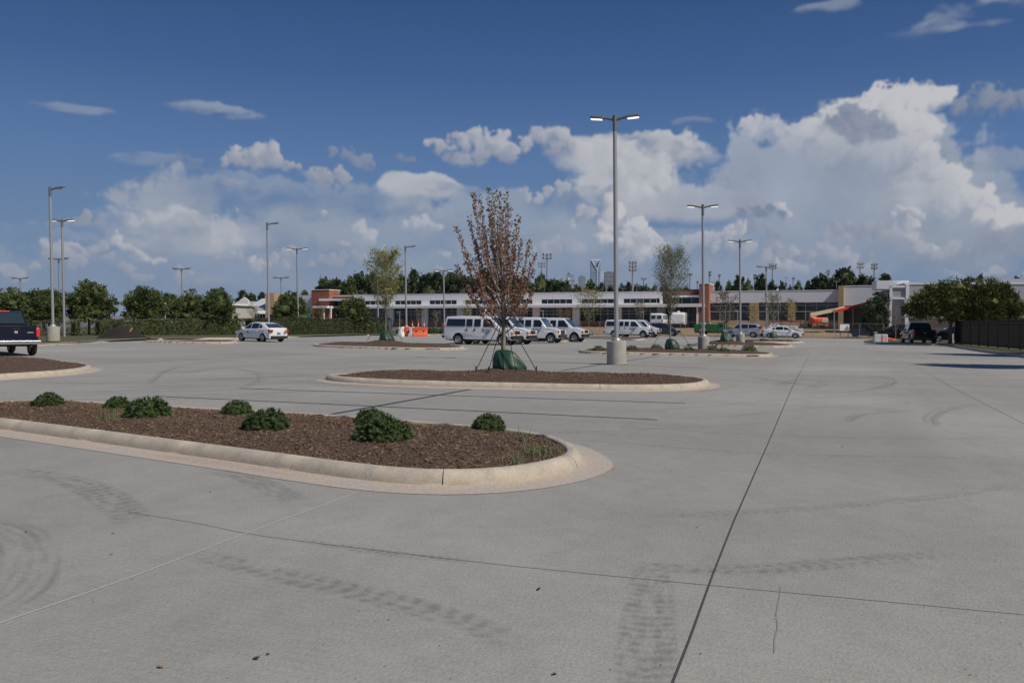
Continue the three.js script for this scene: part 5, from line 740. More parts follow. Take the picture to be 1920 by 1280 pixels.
{ // white van and trailer on the school drive, seen from behind
  const p = P(1237, 615, 124), t = thing('cargo_van', 'white van on the school drive, its two rear windows showing', 'van', p, Math.PI / 2 - .35), W = 1.95;
  obj('body', extr([[-2.6, .4], [2.3, .4], [2.5, 1.1], [1.6, 1.25], [1.0, 2.0], [-2.45, 2.1], [-2.62, 1.9]], W, .07, (x, y, z) => [x, y, z * (1 - .14 * clamp((y - 1.2) / .9))]), M.white, t); for (const z of [-.42, .42]) { obj('rear_window', rbx(-2.64, -2.58, 1.3, 1.78, z - .3, z + .3, .02), M.glass, t); obj('rear_door', rbx(-2.635, -2.6, .5, 1.2, z - .4, z + .4, .01), M.white, t); } for (const z of [1, -1]) { for (const x of [-1.5, 1.5]) wheel(t, x, .36, z * .83); obj('side_window', plate([[-2.2, 1.3], [.8, 1.3], [.6, 1.85], [-2.2, 1.85]], z > 0 ? .97 : -.99, .02, (x, y, zz) => [x, y, zz * (1 - .14 * clamp((y - 1.2) / .9))]), M.glass, t); obj('tail_light', rbx(-2.65, -2.58, .9, 1.25, z > 0 ? .8 : -.93, z > 0 ? .93 : -.8, .01), M.red, t); }
  const q = P(1272, 614, 126), u = thing('box_trailer', 'rounded white box trailer by the right school entrance', 'trailer', q, Math.PI / 2 - .3); const body = extr([[-1.9, .45], [1.9, .45], [1.95, 1.9], [1.7, 2.2], [-1.7, 2.2], [-1.95, 1.9]], 2.2, .16); obj('body', body, M.white, u); obj('roof_vent', rbx(-.3, .2, 2.18, 2.42, -.2, .2, .04), M.trim, u); obj('rear_door', rbx(-1.99, -1.93, .6, 1.9, -.9, .9, .01), M.trim, u); obj('bumper', rbx(-2.1, -1.9, .4, .55, -1, 1, .03), M.dark, u); for (const z of [1, -1]) { wheel(u, -.2, .33, z * .95); obj('tail_light', rbx(-2.0, -1.94, .62, .74, z > 0 ? .92 : -1.04, z > 0 ? 1.04 : -.92, .01), M.red, u); }
}
{ // boom lift
  const Z0 = 121, k = Z0 / F, o = P(1534, 614, Z0), t = thing('boom_lift', 'orange boom lift with a cream and red boom reaching up right', 'boom lift', o, 0), X = (px) => (px - 1534) * k, Y = (py) => P(1534, py, Z0).y - o.y;
  obj('turntable', rbx(X(1519), X(1550), Y(606), Y(595), -.9, .9, .28), M.orange, t); obj('engine_cover', rbx(X(1536), X(1549), Y(604.5), Y(597), .85, .97, .05), std(.45, .42, .3, .5), t); obj('vent_panel', rbx(X(1523), X(1531), Y(604), Y(598), .86, .95, .03), std(.6, .05, .02, .5), t); obj('chassis', rbx(X(1521), X(1549), Y(611), Y(606.5), -.9, .9, .1), std(.16, .10, .05, .7), t);
  for (const z of [-.8, .8]) for (const x of [X(1524), X(1546)]) wheel(t, x, .42, z, M.orange);
  const beam = (a, b2, h, w, z) => { const d = b2.clone().sub(a), g = new RoundedBoxGeometry(d.length(), h, w, 2, .04); g.rotateZ(Math.atan2(d.y, d.x)); return g.translate((a.x + b2.x) / 2, (a.y + b2.y) / 2, z); };
  const pt = (px, py) => V3(X(px), Y(py), 0), cream = std(.62, .56, .36, .5);
  obj('boom', beam(pt(1519, 590.5), pt(1562, 581.5), .5, .4, 0), cream, t); obj('boom_tip', beam(pt(1558, 582), pt(1584, 575.5), .34, .32, 0), cream, t); obj('jib', beam(pt(1562, 584), pt(1628, 566.5), .36, .26, .3), std(.62, .045, .025, .5), t); obj('lift_cylinder', rod(pt(1530, 596), pt(1545, 586.5), .09), M.dark, t); obj('riser', beam(pt(1519, 592), pt(1530, 597), .4, .3, 0), cream, t);
  obj('basket', [bx(X(1628), X(1642), Y(572), Y(571), -.4, .4), bx(X(1628), X(1642), Y(559), Y(558.4), .37, .4), bx(X(1628), X(1642), Y(559), Y(558.4), -.4, -.37), ...[1628, 1635, 1641.6].flatMap((x) => [bx(X(x), X(x) + .04, Y(572), Y(558.4), .37, .4), bx(X(x), X(x) + .04, Y(572), Y(558.4), -.4, -.37)])], M.dark, t);
}
// ---------------------------------------------------------------- barriers, signs, small site things
function barrier(label, px, py, depth, w, m, turn) {                       // water-filled barrier: waisted block with sockets
  const t = thing('water_barrier', label, 'barrier', V3(XA(px, depth), 0, -depth), turn, 'water-filled barriers at the lot entrance');
  const prof = [[-.3, 0], [.3, 0], [.3, .18], [.17, .45], [.14, .75], [.19, .82], [.19, 1.0], [-.19, 1.0], [-.19, .82], [-.14, .75], [-.17, .45], [-.3, .18]], g = extr(prof, w, .04).rotateY(Math.PI / 2); obj('body', g, m, t);
  for (const x of [-.25, .25]) obj('fork_socket', rbx(x * w - .12, x * w + .12, .52, .66, -.19, .19, .03), M.dark, t); obj('filler_cap', new THREE.CylinderGeometry(.09, .1, .06, 12).translate(0, 1.03, 0), m, t); obj('end_pin', [new THREE.CylinderGeometry(.05, .05, .9, 8).translate(w / 2 + .03, .5, 0)], m, t);
}
barrier('white water barrier at the left end of the barriers', 755.5, 632, 93, 1.6, M.plastic, 1.25); barrier('orange barrier seen end-on between the two white ones', 767, 632, 93.5, 1.6, M.orange, 1.2); barrier('white barrier in the middle of the row, next to the big orange one', 775.5, 632, 93, 1.6, M.plastic, 1.25); barrier('large orange barrier seen broadside at the right end of the row', 787, 632, 92.5, 1.55, M.orange, .2);
barrier('orange barrier lying behind the broadside orange one', 782, 630, 94.5, 1.5, M.orange, .9);
for (const [x, l] of [[773, 'left'], [784, 'middle'], [795, 'right']]) { const t = thing('delineator_post', `orange and white marker post behind the barriers, ${l} one`, 'marker post', V3(XA(x, 97), .05, -97), 0, 'marker posts behind the barriers'); obj('post', new THREE.CylinderGeometry(.06, .06, 1.6, 8).translate(0, .8, 0), M.orange, t); obj('reflective_band', [new THREE.CylinderGeometry(.066, .066, .2, 8).translate(0, 1.2, 0), new THREE.CylinderGeometry(.066, .066, .2, 8).translate(0, .8, 0)], M.plastic, t); obj('rubber_foot', new THREE.CylinderGeometry(.2, .24, .08, 10).translate(0, .04, 0), M.rubber, t); }
{ const t = thing('barricade_block', 'white barricade block with an orange stripe at the shaded right kerb', 'barricade', G(1652, 643.5).setY(.02), -.3); obj('block', rbx(-.55, .55, 0, .8, -.3, .3, .05), M.plastic, t); obj('stripe', rbx(.02, .12, .02, .78, .29, .306, .003), M.orange, t); obj('base_foot', [rbx(-.6, -.35, 0, .08, -.42, .42, .02), rbx(.35, .6, 0, .08, -.42, .42, .02)], M.plastic, t);
  const u = thing('safety_netting', 'heap of orange safety netting beside the white barricade', 'netting', G(1669, 642).setY(.1), 0), r = rng(9), g = new THREE.PlaneGeometry(1.2, .8, 16, 8).rotateX(-1.25), p = g.attributes.position; for (let i = 0; i < p.count; i++) p.setXYZ(i, p.getX(i), p.getY(i) * .6 + .28 + .18 * (fbm(p.getX(i) * 4 + 9, p.getY(i) * 5, 2) - .5) - .15 * p.getX(i), p.getZ(i) + .35 * (fbm(p.getX(i) * 5, p.getY(i) * 6 + 4, 2) - .5)); g.computeVertexNormals(); obj('net', g, std(.8, .07, .03, .7), u); obj('post', rod(V3(-.55, 0, 0), V3(-.5, .75, .1), .025), M.orange, u); }
{ const Z0 = 112, p = P(1584, 620, Z0), t = thing('site_sign', 'white site sign with a blue diagonal, standing by the shaded porch', 'sign', V3(p.x, p.y - .9, p.z), .05); obj('board', bx(-.62, .62, .9, 1.75, -.03, .03), M.trim, t); const s = shape([[-.1, .95], [.58, .95], [.58, 1.2], [.35, 1.62]]); obj('printed_shape', plate(s, .033, .004), std(.2, .24, .34, .6), t); obj('post', bx(-.55, -.49, -.2, 1.75, -.09, -.03), M.dark, t); obj('post', bx(.49, .55, -.2, 1.75, -.09, -.03), M.dark, t); }
{ const t = thing('leaning_board', 'pale board leaning by the black fence at right', 'board', G(1784, 645).setY(.1), -.4); obj('panel', bx(-.22, .22, 0, .85, -.02, .02).rotateX(-.15), std(.5, .55, .5, .7), t); obj('prop', rod(V3(0, .7, -.1), V3(0, 0, -.5), .02), M.dark, t); }
{ const Z0 = 112, p = P(911, 600, Z0), t = thing('site_equipment', 'grey cabinet with a white post showing over the roof of the nearest van', 'equipment', V3(p.x, 0, p.z), 0); const y = P(911, 586, Z0).y, g = extr([[-.7, .5], [.75, .5], [.55, y], [-.55, y]], 1.2, .05); obj('cabinet', g, std(.32, .31, .30, .7), t); obj('post', bx(-.22, .0, .5, y + .1, .6, .8), M.trim, t); obj('head', rbx(-.2, .12, y + .12, y + .5, .5, .9, .08), M.trim, t); obj('axle', bx(-.5, .5, .1, .5, -.4, .4), M.dark, t); }
// temporary wire fence in front of the school
{
  const t = thing('wire_fence', 'thin temporary wire fence along the bank before the school', 'fence'), a = V3(XA(700, 132), 0, -132), pts = []; const y = .3;
  for (let i = 0; i <= 26; i++) { const u = i * 2.7, x = a.x + u * Math.cos(BY), z = a.z + u * Math.sin(BY) + 4, v = toUV(V3(x, 0, z))[1]; pts.push(V3(x, .02 + .95 * sstep(118, 137, v), z)); }
  for (const p of pts) obj('post', rod(p, p.clone().add(V3(0, 1.85, 0)), .03), M.wire, t);
  const rails = [], wires = []; for (let i = 0; i < 26; i++) { for (const h of [.12, 1.8]) rails.push(rod(pts[i].clone().add(V3(0, h, 0)), pts[i + 1].clone().add(V3(0, h, 0)), .018, .018, 4)); for (let k = 1; k < 7; k++) wires.push(rod(pts[i].clone().add(V3(0, .12 + k * .24, 0)), pts[i + 1].clone().add(V3(0, .12 + k * .24, 0)), .004, .004, 3)); }
  obj('rail', rails, M.wire, t).userData.kind = 'stuff'; obj('wire', wires, M.wire, t).userData.kind = 'stuff';
}
// right verge, kerb and black picket fence
{
  const front = [[1625, 642], [1680, 645.5], [1745, 647.5], [1775, 648], [1805, 653], [1860, 661.5], [1925, 670], [2150, 712]].map(([x, y]) => G(x, y)), back = [V3(60, 0, -40), V3(75, 0, -100), V3(XA(1700, 100), 0, -100), V3(XA(1640, 96), 0, -96)];
  struct('right_verge', sheetGeo([...front, ...back].map(xz), .13, 3), M.grass, 'shaded grass verge under the right trees'); kerbRun('verge_kerb', 'kerb along the shaded right verge', front.slice().reverse().map((p) => p), false, 14);
  const g0 = G(1795, 648), g1 = G(1925, 661), dir = g1.clone().sub(g0).normalize(), t = thing('picket_fence', 'black metal picket fence under the right trees', 'fence', V3(0, 0, 0)), len = 30, H = 2.0, pk = [];
  g0.addScaledVector(dir, -.5); for (let i = 0; i <= 12; i++) { const p = g0.clone().addScaledVector(dir, i * len / 12); obj('post', bx(p.x - .045, p.x + .045, .1, H + .15, p.z - .045, p.z + .045), M.fence, t); }
  for (const h of [.3, H - .25, H - .02]) obj('rail', rod(g0.clone().setY(h), g0.clone().addScaledVector(dir, len).setY(h), .022, .022, 4), M.fence, t);
  for (let i = 0; i < 250; i++) { const p = g0.clone().addScaledVector(dir, i * len / 250); pk.push(bx(p.x - .014, p.x + .014, .2, H + .05, p.z - .014, p.z + .014)); } obj('picket', pk, M.fence, t).userData.kind = 'stuff';
}
// heaps
{ const p = G(228, 637), g = new THREE.SphereGeometry(1, 40, 16, 0, 6.284, 0, 1.6), q = g.attributes.position; for (let i = 0; i < q.count; i++) { const x = q.getX(i), y = q.getY(i), z = q.getZ(i), n = fbm(x * 3 + 5, z * 3 + y + 5, 4, 0, 7); q.setXYZ(i, x * 2.05 * (.85 + .3 * n), Math.max(-.1, (1 - Math.hypot(x, z) ** 1.3) * .95 * (.75 + .5 * n)), z * 1.3); } g.computeVertexNormals(); const t = thing('soil_heap', 'dark heap of soil on the lawn before the hedge', 'soil heap', V3(p.x, .12, p.z)); obj('heap', g, M.soil, t); obj('board_scrap', bx(-.06, .06, 0, .38, -.02, .02).rotateZ(-.5).translate(.75, .5, .3), std(.45, .3, .16, .8), t); }
{ const p = P(1470, 615, 118), g = new THREE.SphereGeometry(1, 24, 10, 0, 6.284, 0, 1.6).scale(9, .5, 2.5); const t = struct('soil_mound', g.translate(p.x + 4, .1, p.z), M.dirt, 'low tan mound of soil behind the white service truck'); }

// ---------------------------------------------------------------- trees
// the staked reddish tree in the middle island
{
  const I = islands.middle, base = T2.clone(); base.y = I.top(base.x, base.z) - .02; const depth = -base.z, bp = P(943, 692, depth), t = thing('staked_tree', 'slender reddish-leaved young tree staked in the middle island', 'tree', V3(bp.x, base.y, base.z)), loc = (px, py, dz = 0) => P(px, py, depth).sub(t.position).add(V3(0, 0, dz)), r = rng(61);
  const trunkPts = [[943, 695], [943.5, 660], [944.5, 620], [944, 575], [941, 525], [936, 470], [932, 420]], cv = new THREE.CatmullRomCurve3(trunkPts.map(([x, y]) => loc(x, y)));
  const tube = (curve, n, r0, r1, seg = 7) => { const g = new THREE.TubeGeometry(curve, n, 1, seg), p = g.attributes.position, m = seg + 1; for (let i = 0; i < p.count; i++) { const k = Math.floor(i / m) / n, c = curve.getPointAt(Math.min(1, k)), rr = lerp(r0, r1, k); p.setXYZ(i, c.x + (p.getX(i) - c.x) * rr, c.y + (p.getY(i) - c.y) * rr, c.z + (p.getZ(i) - c.z) * rr); } g.computeVertexNormals(); return g; };
  obj('trunk', tube(cv, 30, .075, .016, 9), M.barkGrey, t);
  const tips = [[856, 427], [878, 405], [888, 364], [899, 366], [914, 349], [925, 362], [935, 354], [949, 358], [955, 380], [972, 399], [978, 446], [994, 451], [1005, 474], [856, 496], [874, 492], [888, 452], [1001, 505], [985, 500], [905, 420], [965, 430], [940, 400], [920, 395], [868, 470], [960, 470], [895, 500], [985, 525], [880, 535], [1000, 540], [910, 470], [950, 440]];
  const branchG = [], leaves = [], RED = [[.34, .13, .085], [.27, .13, .08], [.38, .13, .09], [.24, .19, .08], [.29, .11, .09]], GR = [[.20, .21, .08], [.22, .19, .085], [.17, .18, .07], [.28, .17, .09], [.25, .24, .09]];
  tips.forEach(([x, y], i) => {
    const ang = r() * 6.28, dz = (r() - .5) * 1.1, s0 = clamp(.34 + (692 - y - 150) / 460 + (r() - .5) * .2, .34, .85), a = cv.getPointAt(s0 * .72), b = loc(x, y, dz), m = a.clone().lerp(b, .42); m.x += (b.x - a.x) * .16; m.z += (b.z - a.z) * .16; m.y -= (b.y - a.y) * .06; const c = new THREE.CatmullRomCurve3([a, m, b]), len = c.getLength();
    branchG.push(tube(c, 10, .024, .004, 5));
    const n = Math.round(len * 66);
    for (let k = 0; k < n; k++) { const q = .22 + .78 * Math.pow(r(), .8), p = c.getPointAt(q), d = c.getTangentAt(q), o = V3(r() - .5, r() - .5, r() - .5); o.addScaledVector(d, -o.dot(d)).normalize(); const hgt = clamp((p.y - 2.4) / 2.2), pal = r() < hgt * .55 + .1 ? GR : RED; leaves.push([p.clone().addScaledVector(o, r() * r() * .085), o.clone().addScaledVector(d, .5 + r()).add(V3(0, (r() - .7) * .6, 0)), .055 + r() * .045, pal[Math.floor(r() * 5)], .6]); }
    for (let k = 0; k < 3; k++) { const q = .18 + r() * .42, p = c.getPointAt(q), d = c.getTangentAt(q), e = p.clone().add(V3((r() - .5) * .36, .18 + r() * .4, (r() - .5) * .5)), tw = new THREE.CatmullRomCurve3([p, p.clone().lerp(e, .5).addScaledVector(d, .05), e]); branchG.push(tube(tw, 4, .008, .003, 4)); for (let j = 0; j < 15; j++) { const pp = tw.getPointAt(.2 + .8 * r()), o = V3(r() - .5, r() - .3, r() - .5), pal = r() < clamp((pp.y - 2.4) / 2.2) * .5 ? GR : RED; leaves.push([pp.addScaledVector(o, .09), o, .055 + r() * .04, pal[Math.floor(r() * 5)], .6]); } }
  });
  for (let i = 0; i < 12; i++) { const a = cv.getPointAt(.22 + r() * .2), e = a.clone().add(V3((r() - .5) * 1.5, .5 + r() * .5, (r() - .5) * 1.3)); branchG.push(tube(new THREE.CatmullRomCurve3([a, a.clone().lerp(e, .5).add(V3(0, -.06, 0)), e]), 6, .011, .003, 4)); for (let j = 0; j < 14; j++) { const p = a.clone().lerp(e, .55 + .45 * r()), o = V3(r() - .5, r() - .5, r() - .5); leaves.push([p.addScaledVector(o, .2), o, .06 + r() * .03, RED[Math.floor(r() * 5)], .6]); } }
  obj('branches', branchG, M.barkGrey, t); const lf = obj('leaves', leafGeo(leaves), M.thinLeaf, t); lf.userData.kind = 'stuff';
  for (const [x, y, dz] of [[893, 695, .55], [918, 694, .9], [968, 697, .95], [1005, 695, .4]]) { const g = G(x, y + 4, .2).sub(t.position); obj('guy_strap', rod(loc(945 + (x - 948) * .1, 598), V3(g.x, .0, Math.min(.9, dz)), .012, .012, 5), M.strap, t); obj('stake', rod(V3(g.x, -.1, Math.min(.9, dz)), V3(g.x, .12, Math.min(.9, dz)), .02), M.strap, t); }
}
const bagGeo = (seed, w, h, shift) => { const pos = [], uv = [], idx = [], N = 40, K = 14; for (let j = 0; j <= K; j++) for (let i = 0; i <= N; i++) { const a = i / N * 6.2832, q = j / K, e = Math.pow(q, .5), f = 1 + .13 * Math.abs(Math.sin(a * 3.5 + seed + q * 2)) * q + .06 * Math.sin(a * 11 + q * 5) * q + .3 * (fbm(Math.cos(a) * 1.6 + 5, Math.sin(a) * 1.6 + q * 2.4 + seed, 3) - .5), rr = lerp(.08, w / 2, e) * f * (q > .86 ? 1 - (q - .86) * 1.1 : 1); pos.push(Math.cos(a) * rr + shift * q * (.55 + .45 * q), h * (1 - Math.pow(q, 1.5)) * (1 - .16 * Math.sin(a * 3 + seed) * (1 - q) * q * 2), Math.sin(a) * rr * .78 + .1 * q); if (i < N && j < K) { const b = j * (N + 1) + i; idx.push(b, b + 1, b + N + 1, b + 1, b + N + 2, b + N + 1); } } const g = raw(pos, idx); return g; };
function bag(label, pos, w, h, shift, seed) { const t = thing('watering_bag', label, 'watering bag', pos, 0, 'green watering bags round the young trees'); obj('bag', bagGeo(seed, w, h, shift), M.bag, t); obj('collar', new THREE.TorusGeometry(.085, .025, 6, 14).rotateX(1.4).translate(0, h - .02, 0), M.bag, t); }
{ const y = islands.middle.top(T2.x, T2.z); bag('largest green watering bag, slumped round the reddish tree', V3(P(945, 690, -T2.z).x, y - .05, T2.z + .05), .88, .58, .2, 2); }
// young upright trees
function young(label, px, pyTop, depth, halfW, cols, n, { y0 = .1, low = .25, bagAt = null, bagLabel, seed = px, size = .11, straps = true, trunkR = .05, bend = 0 } = {}) {
  const foot = P(px, 620, depth); foot.y = y0; const H = P(px, pyTop, depth).y - y0, R = halfW * depth / F, t = thing('young_tree', label, 'tree', foot, 0), r = rng(Math.round(seed) * 7 + 1), g = [rod(V3(0, -.1, 0), V3(bend * .5, H * .5, 0), trunkR, trunkR * .6), rod(V3(bend * .5, H * .5, 0), V3(bend, H * .93, 0), trunkR * .6, trunkR * .15)], L = [], bg = [];
  const nb = Math.max(26, Math.round(n / 90)); for (let i = 0; i < nb; i++) { const s = low + (.9 - low) * i / nb, a = i * 2.4 + r(), y = H * s, k = Math.sin(Math.PI * Math.pow(clamp((s - low) / (1.02 - low)), .8)) * .9 + .25, len = R * k * (.7 + r() * .4), rise = H * (.12 + .1 * r()), A = V3(bend * s, y, 0), B = V3(bend * s + Math.cos(a) * len, Math.min(H, y + rise), Math.sin(a) * len); bg.push(rod(A, B, trunkR * .3, .008, 4)); for (let j = 0, e = n / nb * (.35 + 1.2 * (i / nb)); j < e; j++) { const q = .3 + .75 * r(), p = A.clone().lerp(B, q); p.x += (r() + r() - 1) * R * .28; p.y += (r() + r() - 1) * H * .06; p.z += (r() + r() - 1) * R * .28; L.push([p, V3(r() - .5, r() - .6, r() - .5), size * (.6 + r() * .7), cols[Math.floor(r() * cols.length)], .6]); } }
  obj('trunk', g, M.barkGrey, t); obj('branches', bg, M.barkGrey, t); obj('leaves', leafGeo(L), M.thinLeaf, t).userData.kind = 'stuff';
  if (straps) for (const [x, z] of [[-1.1, .4], [1.1, .5]]) obj('guy_strap', rod(V3(0, H * .32, 0), V3(x, .05, z), .014, .014, 4), M.strap, t);
  if (bagAt) bag(bagLabel, foot.clone().add(V3(0, bagAt[2] || 0, .1)), bagAt[0], bagAt[1], bagAt[3] ?? .1, px);
  return t;
}
const YEL = [[.30, .29, .06], [.22, .23, .055], [.36, .33, .07], [.15, .18, .045]], GGR = [[.19, .20, .085], [.14, .16, .06], [.24, .235, .10], [.11, .13, .05]], BRN = [[.13, .075, .04], [.10, .06, .035], [.09, .085, .035], [.16, .08, .04]], ORG = [[.22, .09, .025], [.17, .08, .03], [.14, .10, .03]];
young('yellow-green young tree on the far left island', 723, 470, -T3.z, 34, YEL, 6000, { y0: .35, low: .3, bagAt: [.95, .62, .02], bagLabel: 'green watering bag under the yellow-green tree', size: .10 });
young('tall grey-green young tree on the right island', 1257, 464, -T4.z, 31, GGR, 8000, { y0: .2, low: .3, bagAt: [.8, .58, .02, .12], bagLabel: 'green watering bag under the tall grey-green tree', size: .066 });
young('thin brownish young tree in front of the entrance tower', 1360, 548, -T5.z, 26, BRN, 800, { y0: .3, low: .3, bagAt: [.95, .68, .02, .1], bagLabel: 'green watering bag beside the second right lamp', size: .12 });
young('small green tree over the white sedan at right', 1450, 548, 96, 17, GGR, 900, { y0: .1, low: .3, bagAt: [.9, .7, .02, 0], bagLabel: 'green watering bag against the rear wheel of the white sedan', size: .15 });
young('yellow-green young tree in front of the tan pier', 1483, 560, 118, 12, YEL, 700, { y0: .3, low: .25, straps: false, size: .17 });
young('yellowish thin young tree before the first tan pier', 1411, 574, 120, 13, YEL.concat(BRN), 420, { y0: .3, low: .2, straps: false, size: .16 });
young('broad olive young tree behind the fourth van', 1104, 540, 108, 28, OLIVE.concat(YEL), 1700, { y0: .1, low: .22, bagAt: [1, .6, .02], bagLabel: 'green watering bag right of the near vans', size: .16 });
young('light green young tree before the far vans', 1200, 562, 126, 12, GGR, 420, { y0: .4, low: .3, straps: false, size: .16 });
young('small pale tree rising over the first van', 876, 563, 120, 10, YEL, 380, { y0: .2, low: .3, straps: false, size: .16 });
young('brown-green young tree behind the crown of the reddish tree', 966, 556, 108, 24, BRN.concat(GGR), 900, { y0: .1, low: .25, straps: false, size: .15 });
young('orange-leaved young tree behind the third van, left', 1050, 578, 118, 10, ORG, 420, { y0: .2, low: .3, straps: false, size: .15 }); young('orange-leaved young tree behind the third van, right', 1066, 579, 119, 9, ORG, 380, { y0: .2, low: .3, straps: false, size: .15 });
young('thin bare young tree by the barriers', 785, 578, 112, 11, BRN, 240, { y0: .2, low: .3, straps: false, size: .13 }); young('thin young tree left of the first van', 818, 582, 114, 10, BRN.concat(GGR), 260, { y0: .2, low: .3, straps: false, size: .13 });
young('thin tree in front of the gabled building', 474, 572, 130, 13, YEL.concat(GGR), 500, { y0: .1, low: .25, straps: false, size: .15 }); young('thin brownish tree right of the hedge tree', 602, 575, 128, 9, BRN.concat(YEL), 300, { y0: .1, low: .2, straps: false, size: .15 });
young('thin rusty tree under the white steel frame', 1680, 582, 92, 10, BRN.concat(ORG), 260, { y0: .1, low: .2, straps: false, size: .11 });
{ const mk = (label, px, depth, y0, w, seed) => bag(label, V3(XA(px, depth), y0, -depth), w, .55, .1, seed); mk('green watering bag in the bed behind the barriers', 829, 108, .05, 1.1, 5); mk('green watering bag on the lawn left of the barriers', 748, 104, .14, .9, 8); }
for (const [px, l] of [[806, 'low shrub in the bed left of the watering bag behind the barriers'], [815, 'second low shrub in the bed by the first van'], [836, 'low shrub at the tail of the first van']]) { const t = thing('bed_shrub', l, 'shrub', V3(XA(px, 106), .05, -106), 0, 'low shrubs in the far bed'); t.scale.set(2, 1.9, 2); obj('needles', farBush[0][0], M.needle, t); obj('branches', farBush[0][1], coreMat, t); }
// broad trees behind the hedge: three kinds, repeated
const GB = 'broad trees behind the left hedge';
function broad(label, seed, cols, blobs, limbL, n = 10000, size = .2, group = GB, trunkR = .16, trunkH = 1.5, core = .6, name = 'broad_tree') { const t = thing(name, label, 'tree', V3(0, 0, 0), 0, group); obj('trunk', limbs(seed, trunkH, trunkR, limbL, M.bark), M.bark, t); const c = obj('crown', crownGeo(seed, blobs, n, size, cols, { clump: .42, shell: .6, clumps: Math.round(n / 40), core }), M.leaf, t); c.userData.kind = 'stuff'; return t; }
const put = (o, px, depth, y, turn, sc) => { o.position.set(XA(px, depth), y, -depth); o.rotation.y = turn; if (sc) o.scale.set(...sc); return o; };
const lim = [[1.6, 3.4, .3], [-1.7, 3.2, -.4], [.3, 4.2, .8], [-.6, 4, -.9], [1, 2.9, -1.1]];
const bA = put(broad('round green tree beside the single-armed left light pole', 301, GREEN, [[0, 3.3, 0, 2.2, 1.4], [-1.3, 2.9, .4, 1.5, 1], [1.4, 2.9, -.3, 1.5, 1.05], [.2, 4.1, .2, 1.3, .95], [-.5, 2.0, -.6, 2.3, .8], [.9, 3.8, .5, 1, .8], [.7, 2.0, .6, 2.2, .7]], lim), 166, 80, .1, 0, [.86, 1.0, .86]);
const bB = put(broad('broad dark green tree second from the tall left light pole', 302, GREEN.slice(0, 4), [[0, 3, 0, 2.3, 1.2], [-1.4, 2.8, .2, 1.3, .9], [1.5, 2.7, .3, 1.4, .95], [.5, 3.7, -.2, 1.4, .8], [-.6, 3.6, .4, 1.2, .8], [0, 1.9, 0, 2.6, .85]], lim), 272, 84, .1, 1, [.84, 1.02, .84]);
const bC = put(broad('reddish-topped green tree in the middle of the left trees', 303, GREEN.concat([[.10, .07, .03]]), [[0, 3, 0, 2.1, 1.25], [1.3, 2.8, -.3, 1.3, 1], [-1.2, 3, .3, 1.4, .9], [.2, 3.9, .2, 1.1, .75], [0, 1.9, 0, 2.5, .85]], lim), 352, 90, .1, .4, [.78, .98, .78]);
copy(bA, 'leafy green tree just left of the gabled building', V3(XA(405, 86), .05, -86), 2.1, [.84, .94, .84]);
copy(bB, 'dark green tree left of the single-armed light pole', V3(XA(82, 88), .1, -88), 2.6, [.82, .98, .82]); copy(bC, 'dark tree at the far left edge behind the pickup', V3(XA(12, 96), 0, -96), 1.2, [1.3, 1.05, 1.3]);
copy(bA, 'rounded tree behind the hedge between sedan and brick tower', V3(XA(547, 96), -.1, -96), 4.0, [.85, .98, .85]); copy(bB, 'rounded tree in front of the left school entry', V3(XA(664, 100), -.1, -100), 5, [.82, .98, .82]); //, V3(XA(318, 98), 0, -98), 3, [.8, .9, .8]);
// right trees
const GR2 = 'broad trees along the right verge';
const rA = put(broad('large spreading olive tree over the black fence', 311, OLIVE, [[0, 3.5, 0, 2.9, 1.3], [-2.2, 3.3, .2, 1.6, 1.15], [2.2, 3.3, 0, 1.7, 1.1], [.6, 4.5, 0, 1.8, .95], [-1, 4.3, .3, 1.5, .9], [0, 2.6, 0, 2.8, .7], [-3.1, 3.0, 0, .9, .8], [1.8, 2.3, .3, 1.4, .6]], [[2.2, 3.6, .2], [-2.3, 3.5, -.3], [.5, 4.4, .6], [-.8, 4.1, -.7]], 24000, .16, GR2, .17, 1.9, .5), 1783, 72, .1, 0);
copy(rA, 'olive tree behind the fence at the right edge', V3(XA(1858, 70), .1, -70), 2.4, [.62, 1.0, .62]);
copy(rA, 'olive tree at the right edge whose branches reach into the picture', V3(XA(2012, 46), .1, -46), 1.1, [.62, 1.3, .62]);
copy(rA, 'tree outside the right edge shading the drive', V3(22.6, .1, -32.4), .5, [.62, 1.25, .62]);
const dk = put(broad('dark bushy tree against the grey porch at right', 312, DARK, [[0, 2.2, 0, 1.5, 1.9], [.5, 3.6, 0, 1.2, 1.3], [-.6, 3.3, .2, 1, 1.1], [.2, 4.4, 0, 1, .8], [0, 1.2, 0, 1.4, 1.2]], [[.6, 3.5, 0], [-.6, 3.2, .2]], 5000, .2, null, .15, 1.2), 1643, 108, .2, 0, [1.05, 1.05, 1.05]);
